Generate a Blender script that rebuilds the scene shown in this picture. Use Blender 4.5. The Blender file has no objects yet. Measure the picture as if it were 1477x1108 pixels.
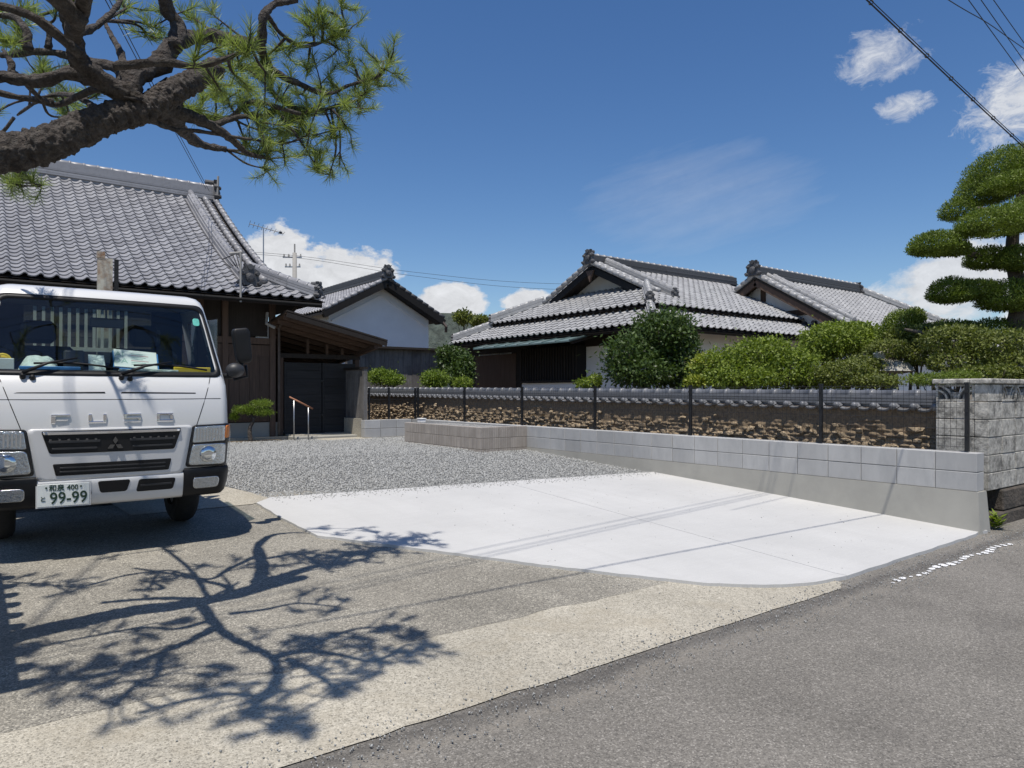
import bpy, bmesh, math, random
import numpy as np
from mathutils import Vector, Matrix, noise as mnoise
R = math.radians
random.seed(7); rng = np.random.default_rng(7)
scene = bpy.context.scene

# ------------------------------------------------------------------ camera
F_PX, CX_PX, HZ_PX = 1024.0, 738.5, 566.0      # photo pixels (1477 wide), horizon row
CAM_H = 1.45
YAW = math.asin(-0.602)
cam_d = bpy.data.cameras.new("camera"); cam = bpy.data.objects.new("camera", cam_d)
scene.collection.objects.link(cam)
cam.location = (0, 0, CAM_H); cam.rotation_euler = (R(90), 0, YAW)
cam_d.sensor_width = 36; cam_d.lens = 36 * F_PX / 1477
cam_d.shift_y = 12 / 1477
cam_d.clip_start = 0.05; cam_d.clip_end = 3000
scene.camera = cam
FWD = (0.602, 0.7985); RGT = (0.7985, -0.602)

# ------------------------------------------------------------------ light
SHX, SHY = 0.25, 0.25                           # shadow shift per metre of height
sun_dir = Vector((-SHX, -SHY, 1)).normalized()  # towards the sun
SUN_EL = math.asin(sun_dir.z); SUN_AZ = math.atan2(sun_dir.x, sun_dir.y)
sd = bpy.data.lights.new("sun", 'SUN'); sun = bpy.data.objects.new("sun", sd)
scene.collection.objects.link(sun); sun.location = (0, 0, 20)
sun.rotation_euler = sun_dir.to_track_quat('Z', 'Y').to_euler()
sd.energy = 5.0; sd.angle = R(0.53); sd.color = (1.0, 0.945, 0.865)

scene.view_settings.view_transform = 'Standard'; scene.view_settings.look = 'None'
scene.view_settings.exposure = 0.0; scene.view_settings.gamma = 1
scene.view_settings.use_curve_mapping = False
scene.render.engine = 'CYCLES'
scene.cycles.max_bounces = 5; scene.cycles.diffuse_bounces = 3; scene.cycles.transparent_max_bounces = 8
scene.render.resolution_x = 1024; scene.render.resolution_y = 768

def raydir(x, y):
    a = (x - CX_PX) / F_PX
    return Vector((FWD[0] + RGT[0] * a, FWD[1] + RGT[1] * a, (HZ_PX - y) / F_PX))

def pix(x, y, X=None, Y=None, z=None, d=None):
    """Photo pixel -> point on a known plane (or at a known depth)."""
    v = raydir(x, y)
    if X is not None: t = X / v.x
    elif Y is not None: t = Y / v.y
    elif z is not None: t = (z - CAM_H) / v.z
    else: t = d
    return Vector((v.x * t, v.y * t, CAM_H + v.z * t))

def proj(p):
    d = p[0] * FWD[0] + p[1] * FWD[1]
    if d < 0.1: return None
    return (CX_PX + F_PX * (p[0] * RGT[0] + p[1] * RGT[1]) / d, HZ_PX - F_PX * (p[2] - CAM_H) / d, d)

# sky: daylight sky texture plus fair-weather clouds given by direction
world = bpy.data.worlds.new("World"); scene.world = world; world.use_nodes = True
wt = world.node_tree; wt.nodes.clear()
def wn(t, **k):
    n = wt.nodes.new(t)
    for a, b in k.items(): setattr(n, a, b)
    return n
def wmath(op, a, b=None, clamp=False):
    n = wn('ShaderNodeMath', operation=op); n.use_clamp = clamp
    for i, v in enumerate((a, b)):
        if v is None: continue
        if isinstance(v, (int, float)): n.inputs[i].default_value = v
        else: wt.links.new(v, n.inputs[i])
    return n.outputs[0]
sky = wn('ShaderNodeTexSky', sky_type='NISHITA', sun_disc=False)
sky.sun_elevation = SUN_EL; sky.sun_rotation = SUN_AZ
sky.air_density = 1.0; sky.dust_density = 0.3; sky.ozone_density = 3.0; sky.altitude = 0
hsv = wn('ShaderNodeHueSaturation'); hsv.inputs['Saturation'].default_value = 1.22
hsv.inputs['Value'].default_value = 1.42; hsv.inputs['Hue'].default_value = 0.506
wt.links.new(sky.outputs[0], hsv.inputs['Color'])
tc = wn('ShaderNodeTexCoord'); sep = wn('ShaderNodeSeparateXYZ')
wt.links.new(tc.outputs['Generated'], sep.inputs[0])
az = wmath('ARCTAN2', sep.outputs[0], sep.outputs[1]); el = wmath('ARCSINE', sep.outputs[2])
comb = wn('ShaderNodeCombineXYZ'); wt.links.new(az, comb.inputs[0])
wt.links.new(wmath('MULTIPLY', el, 1.5), comb.inputs[1])
def wnoise(scale, detail, rough, dist=0.0):
    n = wn('ShaderNodeTexNoise'); n.inputs['Scale'].default_value = scale
    n.inputs['Detail'].default_value = detail; n.inputs['Roughness'].default_value = rough
    n.inputs['Distortion'].default_value = dist
    wt.links.new(comb.outputs[0], n.inputs['Vector']); return n.outputs['Fac']
n_big = wnoise(15, 9, 0.62); n_fine = wnoise(30, 8, 0.7, 0.5)
def blob(px, py, rx, ry, amp, noise, edge=0.35, dens=1.0):
    v = raydir(px, py).normalized()
    a0, e0 = math.atan2(v.x, v.y), math.asin(v.z)
    ra, re = rx / F_PX * 0.9, ry / F_PX * 0.9
    qa = wmath('POWER', wmath('ABSOLUTE', wmath('DIVIDE', wmath('SUBTRACT', az, a0), ra)), 2)
    qe = wmath('POWER', wmath('ABSOLUTE', wmath('DIVIDE', wmath('SUBTRACT', el, e0), re)), 2)
    g = wmath('SUBTRACT', 1.0, wmath('ADD', qa, qe))
    c = wmath('ADD', g, wmath('MULTIPLY', wmath('SUBTRACT', noise, 0.5), amp))
    c = wmath('DIVIDE', c, edge, clamp=True)
    return wmath('MULTIPLY', c, dens)
blobs = [
    blob(420, 405, 105, 60, 3.6, n_big), blob(505, 400, 85, 48, 3.4, n_big), blob(400, 365, 50, 48, 3.4, n_big),
    blob(650, 440, 75, 32, 3.2, n_big), blob(760, 440, 60, 24, 3.2, n_big),
    blob(1270, 82, 58, 36, 4.2, n_fine, 1.5, 0.75), blob(1303, 155, 36, 19, 4.0, n_fine, 1.3, 0.75),
    blob(1475, 150, 72, 56, 4.2, n_fine, 1.1, 0.85), blob(1610, 120, 120, 90, 4.0, n_big, 0.8, 0.9),
    blob(1410, 405, 110, 70, 3.8, n_big, 0.7, 0.92), blob(1290, 430, 50, 25, 3.5, n_fine, 0.9, 0.7),
    blob(1560, 420, 140, 80, 3.8, n_big, 0.6), blob(240, 430, 160, 60, 3.4, n_big),
]
# thin streaky cirrus
cv = wn('ShaderNodeCombineXYZ'); wt.links.new(wmath('ADD', wmath('MULTIPLY', az, 3.0), wmath('MULTIPLY', el, 5.0)), cv.inputs[0])
wt.links.new(wmath('SUBTRACT', wmath('MULTIPLY', el, 26.0), wmath('MULTIPLY', az, 7.0)), cv.inputs[1])
nci = wn('ShaderNodeTexNoise'); nci.inputs['Scale'].default_value = 1.6; nci.inputs['Detail'].default_value = 7
nci.inputs['Roughness'].default_value = 0.62; wt.links.new(cv.outputs[0], nci.inputs['Vector'])
blobs.append(blob(1010, 285, 190, 85, 2.2, nci.outputs['Fac'], 1.6, 0.2))
# scattered cumulus on the rest of the horizon
lowband = wmath('SUBTRACT', 1.0, wmath('POWER', wmath('ABSOLUTE', wmath('DIVIDE', wmath('SUBTRACT', el, 0.12), 0.11)), 2))
aside = wmath('MULTIPLY', wmath('SUBTRACT', wmath('ABSOLUTE', wmath('SUBTRACT', az, R(37.0))), 0.72), 8.0, clamp=True)
n_wide = wnoise(4, 9, 0.6)
cum = wmath('DIVIDE', wmath('ADD', wmath('SUBTRACT', lowband, 0.9), wmath('MULTIPLY', wmath('SUBTRACT', n_wide, 0.5), 4.0)), 0.4, clamp=True)
blobs.append(wmath('MULTIPLY', cum, aside))
cl = blobs[0]
for b in blobs[1:]: cl = wmath('MAXIMUM', cl, b)
# cloud brightness: paler tops, greyer bellies
shade = wmath('ADD', 0.62, wmath('MULTIPLY', n_fine, 0.62))
ccol = wn('ShaderNodeMixRGB', blend_type='MULTIPLY'); ccol.inputs[0].default_value = 1
ccol.inputs[1].default_value = (9.8, 10.0, 10.4, 1)
wt.links.new(shade, ccol.inputs[2])
mixc = wn('ShaderNodeMixRGB'); wt.links.new(cl, mixc.inputs[0])
wt.links.new(hsv.outputs[0], mixc.inputs[1]); wt.links.new(ccol.outputs[0], mixc.inputs[2])
bg = wn('ShaderNodeBackground'); bg.inputs['Strength'].default_value = 0.078
wt.links.new(mixc.outputs[0], bg.inputs['Color'])
wo = wn('ShaderNodeOutputWorld'); wt.links.new(bg.outputs[0], wo.inputs['Surface'])

# ------------------------------------------------------------------ materials
MATS = {}
def new_mat(name):
    m = bpy.data.materials.new(name); m.use_nodes = True
    nt = m.node_tree; p = nt.nodes['Principled BSDF']; MATS[name] = m
    return m, nt, p
def nd(nt, t, **k):
    n = nt.nodes.new(t)
    for a, b in k.items():
        if a in n.inputs.keys(): n.inputs[a].default_value = b
        else: setattr(n, a, b)
    return n
def mth(nt, op, a, b=None, clamp=False):
    n = nt.nodes.new('ShaderNodeMath'); n.operation = op; n.use_clamp = clamp
    for i, v in enumerate((a, b)):
        if v is None: continue
        if isinstance(v, (int, float)): n.inputs[i].default_value = v
        else: nt.links.new(v, n.inputs[i])
    return n.outputs[0]
def mixrgb(nt, fac, a, b, mode='MIX'):
    n = nt.nodes.new('ShaderNodeMixRGB'); n.blend_type = mode
    for i, v in enumerate((fac, a, b)):
        if isinstance(v, (int, float)): n.inputs[i].default_value = v
        elif isinstance(v, tuple): n.inputs[i].default_value = (*v[:3], 1)
        else: nt.links.new(v, n.inputs[i])
    return n.outputs[0]
def ramp(nt, fac, stops):
    n = nt.nodes.new('ShaderNodeValToRGB'); e = n.color_ramp.elements
    while len(e) < len(stops): e.new(0.5)
    for i, (p, c) in enumerate(stops):
        e[i].position = p; e[i].color = (*c, 1) if isinstance(c, tuple) else (c, c, c, 1)
    nt.links.new(fac, n.inputs[0]); return n.outputs[0]
def noise_n(nt, vec, scale, detail=4, rough=0.55, dist=0.0):
    n = nd(nt, 'ShaderNodeTexNoise', Scale=scale, Detail=detail, Roughness=rough, Distortion=dist)
    nt.links.new(vec, n.inputs['Vector']); return n.outputs['Fac']
def pos_n(nt, sc=(1, 1, 1)):
    g = nt.nodes.new('ShaderNodeNewGeometry')
    if sc == (1, 1, 1): return g.outputs['Position']
    mp = nt.nodes.new('ShaderNodeMapping'); mp.inputs['Scale'].default_value = sc
    nt.links.new(g.outputs['Position'], mp.inputs[0]); return mp.outputs[0]
def rnd_n(nt):
    g = nt.nodes.new('ShaderNodeNewGeometry'); o = nt.nodes.new('ShaderNodeObjectInfo')
    return mth(nt, 'FRACT', mth(nt, 'ADD', g.outputs['Random Per Island'], o.outputs['Random']))
def bump_n(nt, p, h, strength=0.3, dist=0.02):
    b = nd(nt, 'ShaderNodeBump', Strength=strength, Distance=dist)
    nt.links.new(h, b.inputs['Height']); nt.links.new(b.outputs[0], p.inputs['Normal'])

def M(name, col, rough=0.7, var=0.15, scale=6, bump=0.0, bscale=60, bdist=0.01, metal=0.0, spec=0.5, isl=0.0,
      sc=(1, 1, 1), dirt=None, dirt_amt=0.5, dirt_scale=2.5, coat=0.0):
    m, nt, p = new_mat(name)
    v = pos_n(nt, sc)
    f = noise_n(nt, v, scale, 6, 0.6)
    lo = tuple(max(0, c * (1 - var)) for c in col); hi = tuple(min(1, c * (1 + var)) for c in col)
    c = ramp(nt, f, [(0.3, lo), (0.7, hi)])
    if isl:
        r = rnd_n(nt); k = mth(nt, 'ADD', 1 - isl, mth(nt, 'MULTIPLY', r, 2 * isl))
        c = mixrgb(nt, 1.0, c, k, 'MULTIPLY')
    if dirt:
        d = noise_n(nt, v, dirt_scale, 8, 0.7)
        d = ramp(nt, d, [(0.45, 0.0), (0.68, dirt_amt)])
        c = mixrgb(nt, d, c, dirt)
    nt.links.new(c, p.inputs['Base Color'])
    p.inputs['Roughness'].default_value = rough; p.inputs['Metallic'].default_value = metal
    p.inputs['Specular IOR Level'].default_value = spec
    if coat: p.inputs['Coat Weight'].default_value = coat; p.inputs['Coat Roughness'].default_value = 0.05
    if bump: bump_n(nt, p, noise_n(nt, v, bscale, 5, 0.6), bump, bdist)
    return m

# --- ground surfaces
def ground_mat(name, base, speck_lo, speck_hi, vscale, patch, patch_scale=0.8, rough=0.9, bump=0.5, warm=None, cracks=False, hi_pos=0.75):
    m, nt, p = new_mat(name); v = pos_n(nt)
    vo = nd(nt, 'ShaderNodeTexVoronoi', Scale=vscale); nt.links.new(v, vo.inputs['Vector'])
    sepc = nt.nodes.new('ShaderNodeSeparateColor'); nt.links.new(vo.outputs['Color'], sepc.inputs[0])
    c = ramp(nt, sepc.outputs[0], [(0.0, speck_lo), (0.45, base), (hi_pos, base), (1.0, speck_hi)])
    fine = noise_n(nt, v, vscale * 2.3, 3, 0.6)
    c = mixrgb(nt, 0.55, c, ramp(nt, fine, [(0.3, 0.35), (0.7, 0.8)]), 'OVERLAY')
    mid_ = noise_n(nt, v, vscale * 0.28, 5, 0.75)
    c = mixrgb(nt, 0.42, c, ramp(nt, mid_, [(0.34, 0.28), (0.66, 0.74)]), 'OVERLAY')
    big = noise_n(nt, v, patch_scale, 8, 0.65)
    k = ramp(nt, big, [(0.3, 1 - patch), (0.7, 1 + patch * 0.6)])
    c = mixrgb(nt, 1.0, c, k, 'MULTIPLY')
    if warm:
        w = ramp(nt, noise_n(nt, v, 1.7, 8, 0.7, 0.4), [(0.5, 0.0), (0.72, 0.6)])
        c = mixrgb(nt, w, c, warm)
    nt.links.new(c, p.inputs['Base Color']); p.inputs['Roughness'].default_value = rough
    p.inputs['Specular IOR Level'].default_value = 0.3
    h = mth(nt, 'ADD', mth(nt, 'MULTIPLY', vo.outputs['Distance'], -1.0), mth(nt, 'MULTIPLY', fine, 0.6))
    bump_n(nt, p, h, bump, 0.012)
    return m, nt, p, c
mt_road, nt, p, c = ground_mat('asphalt', (0.172, 0.160, 0.140), (0.10, 0.093, 0.083), (0.29, 0.272, 0.242), 150, 0.22, 0.9, bump=0.35, hi_pos=0.80)
# grit and worn joint along the road edge
v = pos_n(nt); sp = nt.nodes.new('ShaderNodeSeparateXYZ'); nt.links.new(v, sp.inputs[0])
wob = mth(nt, 'MULTIPLY', mth(nt, 'SUBTRACT', noise_n(nt, v, 2.2, 6, 0.7), 0.5), 0.35)
yy = mth(nt, 'ADD', sp.outputs[1], wob)
band = mth(nt, 'SUBTRACT', 1.0, mth(nt, 'DIVIDE', mth(nt, 'ABSOLUTE', mth(nt, 'SUBTRACT', yy, 2.52)), 0.07), True)
gr = mth(nt, 'MULTIPLY', band, ramp(nt, noise_n(nt, v, 40, 4, 0.8), [(0.42, 0.0), (0.56, 0.9)]))
c2 = mixrgb(nt, gr, c, (0.22, 0.2, 0.17))
dk = mth(nt, 'SUBTRACT', 1.0, mth(nt, 'DIVIDE', mth(nt, 'ABSOLUTE', mth(nt, 'SUBTRACT', yy, 2.66)), 0.11), True)
c2 = mixrgb(nt, mth(nt, 'MULTIPLY', dk, 0.55), c2, (0.05, 0.047, 0.045))
wv = nt.nodes.new('ShaderNodeVectorMath'); wv.operation = 'ADD'; nt.links.new(v, wv.inputs[0])
nc = nd(nt, 'ShaderNodeTexNoise', Scale=2.5, Detail=6.0, Roughness=0.7); nt.links.new(v, nc.inputs['Vector'])
sc3 = nt.nodes.new('ShaderNodeVectorMath'); sc3.operation = 'SCALE'; sc3.inputs['Scale'].default_value = 0.5
nt.links.new(nc.outputs['Color'], sc3.inputs[0]); nt.links.new(sc3.outputs[0], wv.inputs[1])
vc = nd(nt, 'ShaderNodeTexVoronoi', Scale=0.42, feature='DISTANCE_TO_EDGE'); nt.links.new(wv.outputs[0], vc.inputs['Vector'])
crk = mth(nt, 'SUBTRACT', 1.0, mth(nt, 'DIVIDE', vc.outputs['Distance'], 0.0035), True)
crk = mth(nt, 'MULTIPLY', crk, ramp(nt, noise_n(nt, v, 1.1, 4, 0.6), [(0.48, 0.0), (0.6, 0.6)]))
c2 = mixrgb(nt, crk, c2, (0.045, 0.042, 0.04))
c2 = mixrgb(nt, ramp(nt, noise_n(nt, v, 0.55, 7, 0.7, 0.8), [(0.52, 0.0), (0.68, 0.45)]), c2, (0.215, 0.20, 0.18))
c2 = mixrgb(nt, ramp(nt, noise_n(nt, pos_n(nt, (0.7, 1.3, 1)), 1.3, 7, 0.7, 0.3), [(0.56, 0.0), (0.72, 0.4)]), c2, (0.085, 0.08, 0.074))
nt.links.new(c2, p.inputs['Base Color'])
ground_mat('old_concrete', (0.245, 0.229, 0.194), (0.125, 0.117, 0.10), (0.44, 0.41, 0.34), 135, 0.28, 0.9, bump=0.35, warm=(0.165, 0.152, 0.127))
ground_mat('pale_concrete', (0.39, 0.36, 0.295), (0.20, 0.185, 0.15), (0.47, 0.44, 0.37), 140, 0.18, 1.1, bump=0.3, warm=(0.31, 0.27, 0.2), hi_pos=0.9)
ground_mat('gravel_bed', (0.25, 0.25, 0.24), (0.08, 0.08, 0.08), (0.42, 0.42, 0.41), 38, 0.12, 0.7, bump=1.0)
ground_mat('soil', (0.13, 0.105, 0.075), (0.06, 0.05, 0.035), (0.2, 0.17, 0.13), 30, 0.25, 0.5, bump=0.8)
# fresh concrete slab with brush marks
m, nt, p = new_mat('new_concrete'); v = pos_n(nt)
a = noise_n(nt, v, 0.9, 7, 0.6); b = noise_n(nt, pos_n(nt, (1.5, 60, 1)), 3, 3, 0.6); s = noise_n(nt, v, 160, 2, 0.6)
c = ramp(nt, a, [(0.3, (0.435, 0.432, 0.418)), (0.7, (0.50, 0.495, 0.478))])
c = mixrgb(nt, 0.10, c, ramp(nt, b, [(0.35, 0.3), (0.65, 0.7)]), 'OVERLAY')
c = mixrgb(nt, 0.10, c, ramp(nt, s, [(0.35, 0.2), (0.65, 0.8)]), 'OVERLAY')
st = ramp(nt, noise_n(nt, v, 2.3, 8, 0.72, 0.6), [(0.58, 0.0), (0.75, 0.25)])
c = mixrgb(nt, st, c, (0.41, 0.405, 0.39))
tr1 = ramp(nt, noise_n(nt, pos_n(nt, (3.0, 0.22, 1)), 1.4, 6, 0.65, 0.5), [(0.5, 0.0), (0.66, 0.4)])
c = mixrgb(nt, tr1, c, (0.43, 0.425, 0.41))
c = mixrgb(nt, ramp(nt, noise_n(nt, v, 7, 8, 0.8), [(0.62, 0.0), (0.72, 0.35)]), c, (0.43, 0.42, 0.40))
nt.links.new(c, p.inputs['Base Color']); p.inputs['Roughness'].default_value = 0.85
bump_n(nt, p, mth(nt, 'ADD', b, s), 0.15, 0.004)
ground_mat('paint_white', (0.72, 0.72, 0.71), (0.4, 0.4, 0.4), (0.8, 0.8, 0.8), 80, 0.15, 3.0, bump=0.3)

M('stone_gravel', (0.27, 0.272, 0.262), 0.85, 0.2, 20, isl=0.32)
M('wall_concrete', (0.33, 0.32, 0.285), 0.85, 0.12, 1.4, 0.15, 90, 0.004, dirt=(0.27, 0.265, 0.24), dirt_amt=0.7, dirt_scale=1.3)
M('block_pale', (0.41, 0.407, 0.395), 0.85, 0.08, 2.5, 0.2, 120, 0.004, isl=0.09, dirt=(0.31, 0.312, 0.308), dirt_amt=0.55, dirt_scale=4, sc=(1, 1.6, 0.6))
M('mortar', (0.33, 0.325, 0.31), 0.9, 0.1, 10)
M('block_brown', (0.36, 0.325, 0.29), 0.9, 0.1, 5, 0.3, 120, 0.004, isl=0.13, dirt=(0.27, 0.24, 0.21), dirt_amt=0.5, dirt_scale=3)
M('block_old', (0.46, 0.44, 0.39), 0.95, 0.35, 30, 0.9, 70, 0.012, isl=0.12, dirt=(0.045, 0.043, 0.038), dirt_amt=0.9, dirt_scale=7)
M('stone_base', (0.085, 0.07, 0.055), 0.95, 0.4, 5, 0.9, 25, 0.03, dirt=(0.03, 0.03, 0.025), dirt_amt=0.7, dirt_scale=4)
M('plaster_white', (0.83, 0.82, 0.795), 0.8, 0.04, 2, 0.05, 60, 0.004, dirt=(0.68, 0.67, 0.65), dirt_amt=0.35, dirt_scale=0.9)
M('plaster_cream', (0.60, 0.58, 0.52), 0.85, 0.06, 2, dirt=(0.42, 0.4, 0.35), dirt_amt=0.5, dirt_scale=1.6)
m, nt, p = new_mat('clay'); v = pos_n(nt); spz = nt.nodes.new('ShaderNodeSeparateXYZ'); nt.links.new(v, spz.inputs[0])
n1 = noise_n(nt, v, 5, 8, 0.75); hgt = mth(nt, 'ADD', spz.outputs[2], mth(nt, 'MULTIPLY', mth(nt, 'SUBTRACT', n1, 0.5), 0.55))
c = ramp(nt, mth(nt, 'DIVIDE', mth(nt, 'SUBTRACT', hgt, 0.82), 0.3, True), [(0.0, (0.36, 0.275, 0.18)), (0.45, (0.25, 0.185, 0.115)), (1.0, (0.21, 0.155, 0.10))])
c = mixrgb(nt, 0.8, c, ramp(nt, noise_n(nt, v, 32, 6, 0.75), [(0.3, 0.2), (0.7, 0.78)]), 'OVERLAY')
nt.links.new(c, p.inputs['Base Color']); p.inputs['Roughness'].default_value = 0.95
bump_n(nt, p, noise_n(nt, v, 30, 7, 0.75), 0.9, 0.03)
M('clay_rubble', (0.37, 0.285, 0.185), 0.95, 0.4, 26, 1.0, 50, 0.03, isl=0.28)
def tile_mat(name, lo, hi, rough, moss=0.25):
    m, nt, p = new_mat(name); v = pos_n(nt); r = rnd_n(nt)
    c = ramp(nt, r, [(0.0, lo), (1.0, hi)])
    st = ramp(nt, noise_n(nt, v, 9, 7, 0.7), [(0.45, 0.0), (0.7, moss)])
    c = mixrgb(nt, st, c, (0.07, 0.068, 0.06))
    sp2 = ramp(nt, noise_n(nt, v, 34, 4, 0.7), [(0.6, 0.0), (0.75, moss)])
    c = mixrgb(nt, sp2, c, (0.33, 0.33, 0.31))
    nt.links.new(c, p.inputs['Base Color'])
    rr = mth(nt, 'ADD', rough - 0.08, mth(nt, 'MULTIPLY', noise_n(nt, v, 12, 4), 0.2))
    nt.links.new(rr, p.inputs['Roughness']); p.inputs['Specular IOR Level'].default_value = 0.55
    bump_n(nt, p, noise_n(nt, v, 70, 3), 0.12, 0.004)
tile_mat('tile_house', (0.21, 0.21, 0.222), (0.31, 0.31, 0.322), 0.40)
tile_mat('tile_old', (0.27, 0.27, 0.272), (0.37, 0.37, 0.368), 0.38, 0.35)
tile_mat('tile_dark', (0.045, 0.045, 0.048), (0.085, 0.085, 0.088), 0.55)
tile_mat('tile_wall', (0.11, 0.114, 0.122), (0.18, 0.184, 0.195), 0.38)
M('tile_lime', (0.55, 0.55, 0.53), 0.8, 0.15, 20)
def wood(name, col, var=0.35, axis=(14, 14, 0.7), rough=0.75, isl=0.18, dirt=None, spec=0.3):
    m, nt, p = new_mat(name); v = pos_n(nt, axis)
    f = noise_n(nt, v, 3, 6, 0.65, 0.3)
    c = ramp(nt, f, [(0.28, tuple(x * (1 - var) for x in col)), (0.72, tuple(min(1, x * (1 + var)) for x in col))])
    r = rnd_n(nt); c = mixrgb(nt, 1.0, c, mth(nt, 'ADD', 1 - isl, mth(nt, 'MULTIPLY', r, 2 * isl)), 'MULTIPLY')
    if dirt: c = mixrgb(nt, ramp(nt, noise_n(nt, pos_n(nt), 2.5, 6, 0.7), [(0.45, 0.0), (0.7, 0.7)]), c, dirt)
    nt.links.new(c, p.inputs['Base Color']); p.inputs['Roughness'].default_value = rough
    p.inputs['Specular IOR Level'].default_value = spec
    bump_n(nt, p, f, 0.25, 0.006)
wood('wood_dark', (0.030, 0.024, 0.020)); wood('wood_black', (0.012, 0.011, 0.010)); wood('wood_brown', (0.095, 0.062, 0.045))
wood('wood_gate', (0.030, 0.029, 0.029), axis=(0.7, 14, 14)); wood('wood_grey', (0.17, 0.16, 0.15), dirt=(0.06, 0.055, 0.05))
wood('wood_rafter', (0.085, 0.054, 0.038), axis=(0.7, 14, 14)); wood('wood_rail', (0.28, 0.13, 0.075), axis=(3, 3, 3))
M('metal_black', (0.012, 0.012, 0.013), 0.4, 0.1, 5)
M('metal_rail', (0.42, 0.42, 0.42), 0.35, 0.05, 5, metal=0.8)
M('metal_teal', (0.10, 0.155, 0.15), 0.5, 0.15, 4, dirt=(0.2, 0.2, 0.19), dirt_amt=0.5)
M('gutter_copper', (0.10, 0.075, 0.06), 0.5, 0.3, 8, metal=0.3)
M('cable_black', (0.012, 0.012, 0.013), 0.6, 0.1, 5)
M('pole_concrete', (0.30, 0.29, 0.27), 0.9, 0.1, 5)
M('dark_void', (0.012, 0.011, 0.010), 0.9, 0.1, 3)
m, nt, p = new_mat('window_glass'); p.inputs['Base Color'].default_value = (0.02, 0.022, 0.025, 1); p.inputs['Roughness'].default_value = 0.08
# --- plants
def leaf_mat(name, lo, hi, trans=0.35, rough=0.55):
    m, nt, p = new_mat(name); r = rnd_n(nt)
    n = noise_n(nt, pos_n(nt), 2.3, 3)
    f = mth(nt, 'ADD', mth(nt, 'MULTIPLY', r, 0.65), mth(nt, 'MULTIPLY', n, 0.35))
    c = ramp(nt, f, [(0.1, lo), (0.9, hi)])
    nt.links.new(c, p.inputs['Base Color']); p.inputs['Roughness'].default_value = rough
    p.inputs['Specular IOR Level'].default_value = 0.4
    tr = nt.nodes.new('ShaderNodeBsdfTranslucent'); nt.links.new(mixrgb(nt, 1.0, c, (1.15, 1.25, 0.55), 'MULTIPLY'), tr.inputs[0])
    mx = nt.nodes.new('ShaderNodeMixShader'); mx.inputs[0].default_value = trans
    nt.links.new(p.outputs[0], mx.inputs[1]); nt.links.new(tr.outputs[0], mx.inputs[2])
    nt.links.new(mx.outputs[0], nt.nodes['Material Output'].inputs[0])
leaf_mat('leaf_dark', (0.034, 0.062, 0.016), (0.095, 0.145, 0.036), 0.28, 0.42)
leaf_mat('leaf_mid', (0.09, 0.135, 0.018), (0.25, 0.315, 0.045))
leaf_mat('leaf_bright', (0.085, 0.14, 0.018), (0.22, 0.29, 0.04))
leaf_mat('leaf_azalea', (0.08, 0.105, 0.022), (0.21, 0.235, 0.055), 0.3)
leaf_mat('leaf_yellow', (0.20, 0.24, 0.03), (0.34, 0.37, 0.06))
leaf_mat('leaf_topiary', (0.07, 0.105, 0.012), (0.20, 0.265, 0.035), 0.25)
leaf_mat('needle', (0.12, 0.17, 0.05), (0.36, 0.42, 0.15), 0.42, 0.4)
M('bark_pine', (0.062, 0.051, 0.044), 0.95, 0.55, 20, 1.0, 34, 0.06, dirt=(0.15, 0.135, 0.12), dirt_amt=0.75, dirt_scale=30)
M('bark_grey', (0.09, 0.075, 0.06), 0.95, 0.3, 20, 0.7, 40, 0.02)
M('core_leaf', (0.012, 0.02, 0.007), 0.95, 0.3, 8)
M('hill_green', (0.06, 0.075, 0.065), 1.0, 0.4, 0.25, 1.0, 0.3, 3.0)

# ------------------------------------------------------------------ helpers
I4 = Matrix.Identity(4)
WORLD = {}
col = scene.collection
def setp(o, parent, mat4=None):
    """o's mesh (or mat4) is in world coordinates; parent keeps its place"""
    WORLD[o.name] = mat4.copy() if mat4 is not None else I4
    if mat4 is not None: o.matrix_basis = mat4
    if parent is not None:
        o.parent = parent; o.matrix_parent_inverse = WORLD[parent.name].inverted()
def tag(o, label=None, cat=None, group=None, kind=None):
    if label: o['label'] = label
    if cat: o['category'] = cat
    if group: o['group'] = group
    if kind: o['kind'] = kind
    return o
def root(name, loc, label, cat, group=None):
    o = bpy.data.objects.new(name, None); col.objects.link(o)
    o.empty_display_size = 0.2; o.location = loc
    WORLD[o.name] = Matrix.Translation(loc)
    return tag(o, label, cat, group)
def mk(name, V, F, mat, parent=None, smooth=False, uvn=None):
    me = bpy.data.meshes.new(name)
    if isinstance(V, np.ndarray): V = V.reshape(-1, 3).tolist()
    if isinstance(F, np.ndarray): F = F.tolist()
    me.from_pydata([tuple(v) for v in V], [], F)
    if smooth: me.polygons.foreach_set('use_smooth', [True] * len(me.polygons))
    me.update()
    if mat: me.materials.append(MATS[mat])
    o = bpy.data.objects.new(name, me); col.objects.link(o); setp(o, parent)
    return o
def mk_big(name, V, F, mat, parent=None, smooth=False):
    """fast path: V (n,3), F (m,k) numpy, all faces k-gons"""
    V = np.asarray(V, np.float32).reshape(-1, 3); F = np.asarray(F, np.int32); m, k = F.shape
    me = bpy.data.meshes.new(name)
    me.vertices.add(len(V)); me.vertices.foreach_set('co', V.ravel())
    me.loops.add(m * k); me.loops.foreach_set('vertex_index', F.ravel())
    me.polygons.add(m); me.polygons.foreach_set('loop_start', np.arange(0, m * k, k, dtype=np.int32))
    if smooth: me.polygons.foreach_set('use_smooth', np.ones(m, bool))
    me.update(calc_edges=True); me.validate()
    me.materials.append(MATS[mat])
    o = bpy.data.objects.new(name, me); col.objects.link(o); setp(o, parent); return o
def place(name, me, mat4, parent):
    o = bpy.data.objects.new(name, me); col.objects.link(o); setp(o, parent, mat4); return o
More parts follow.
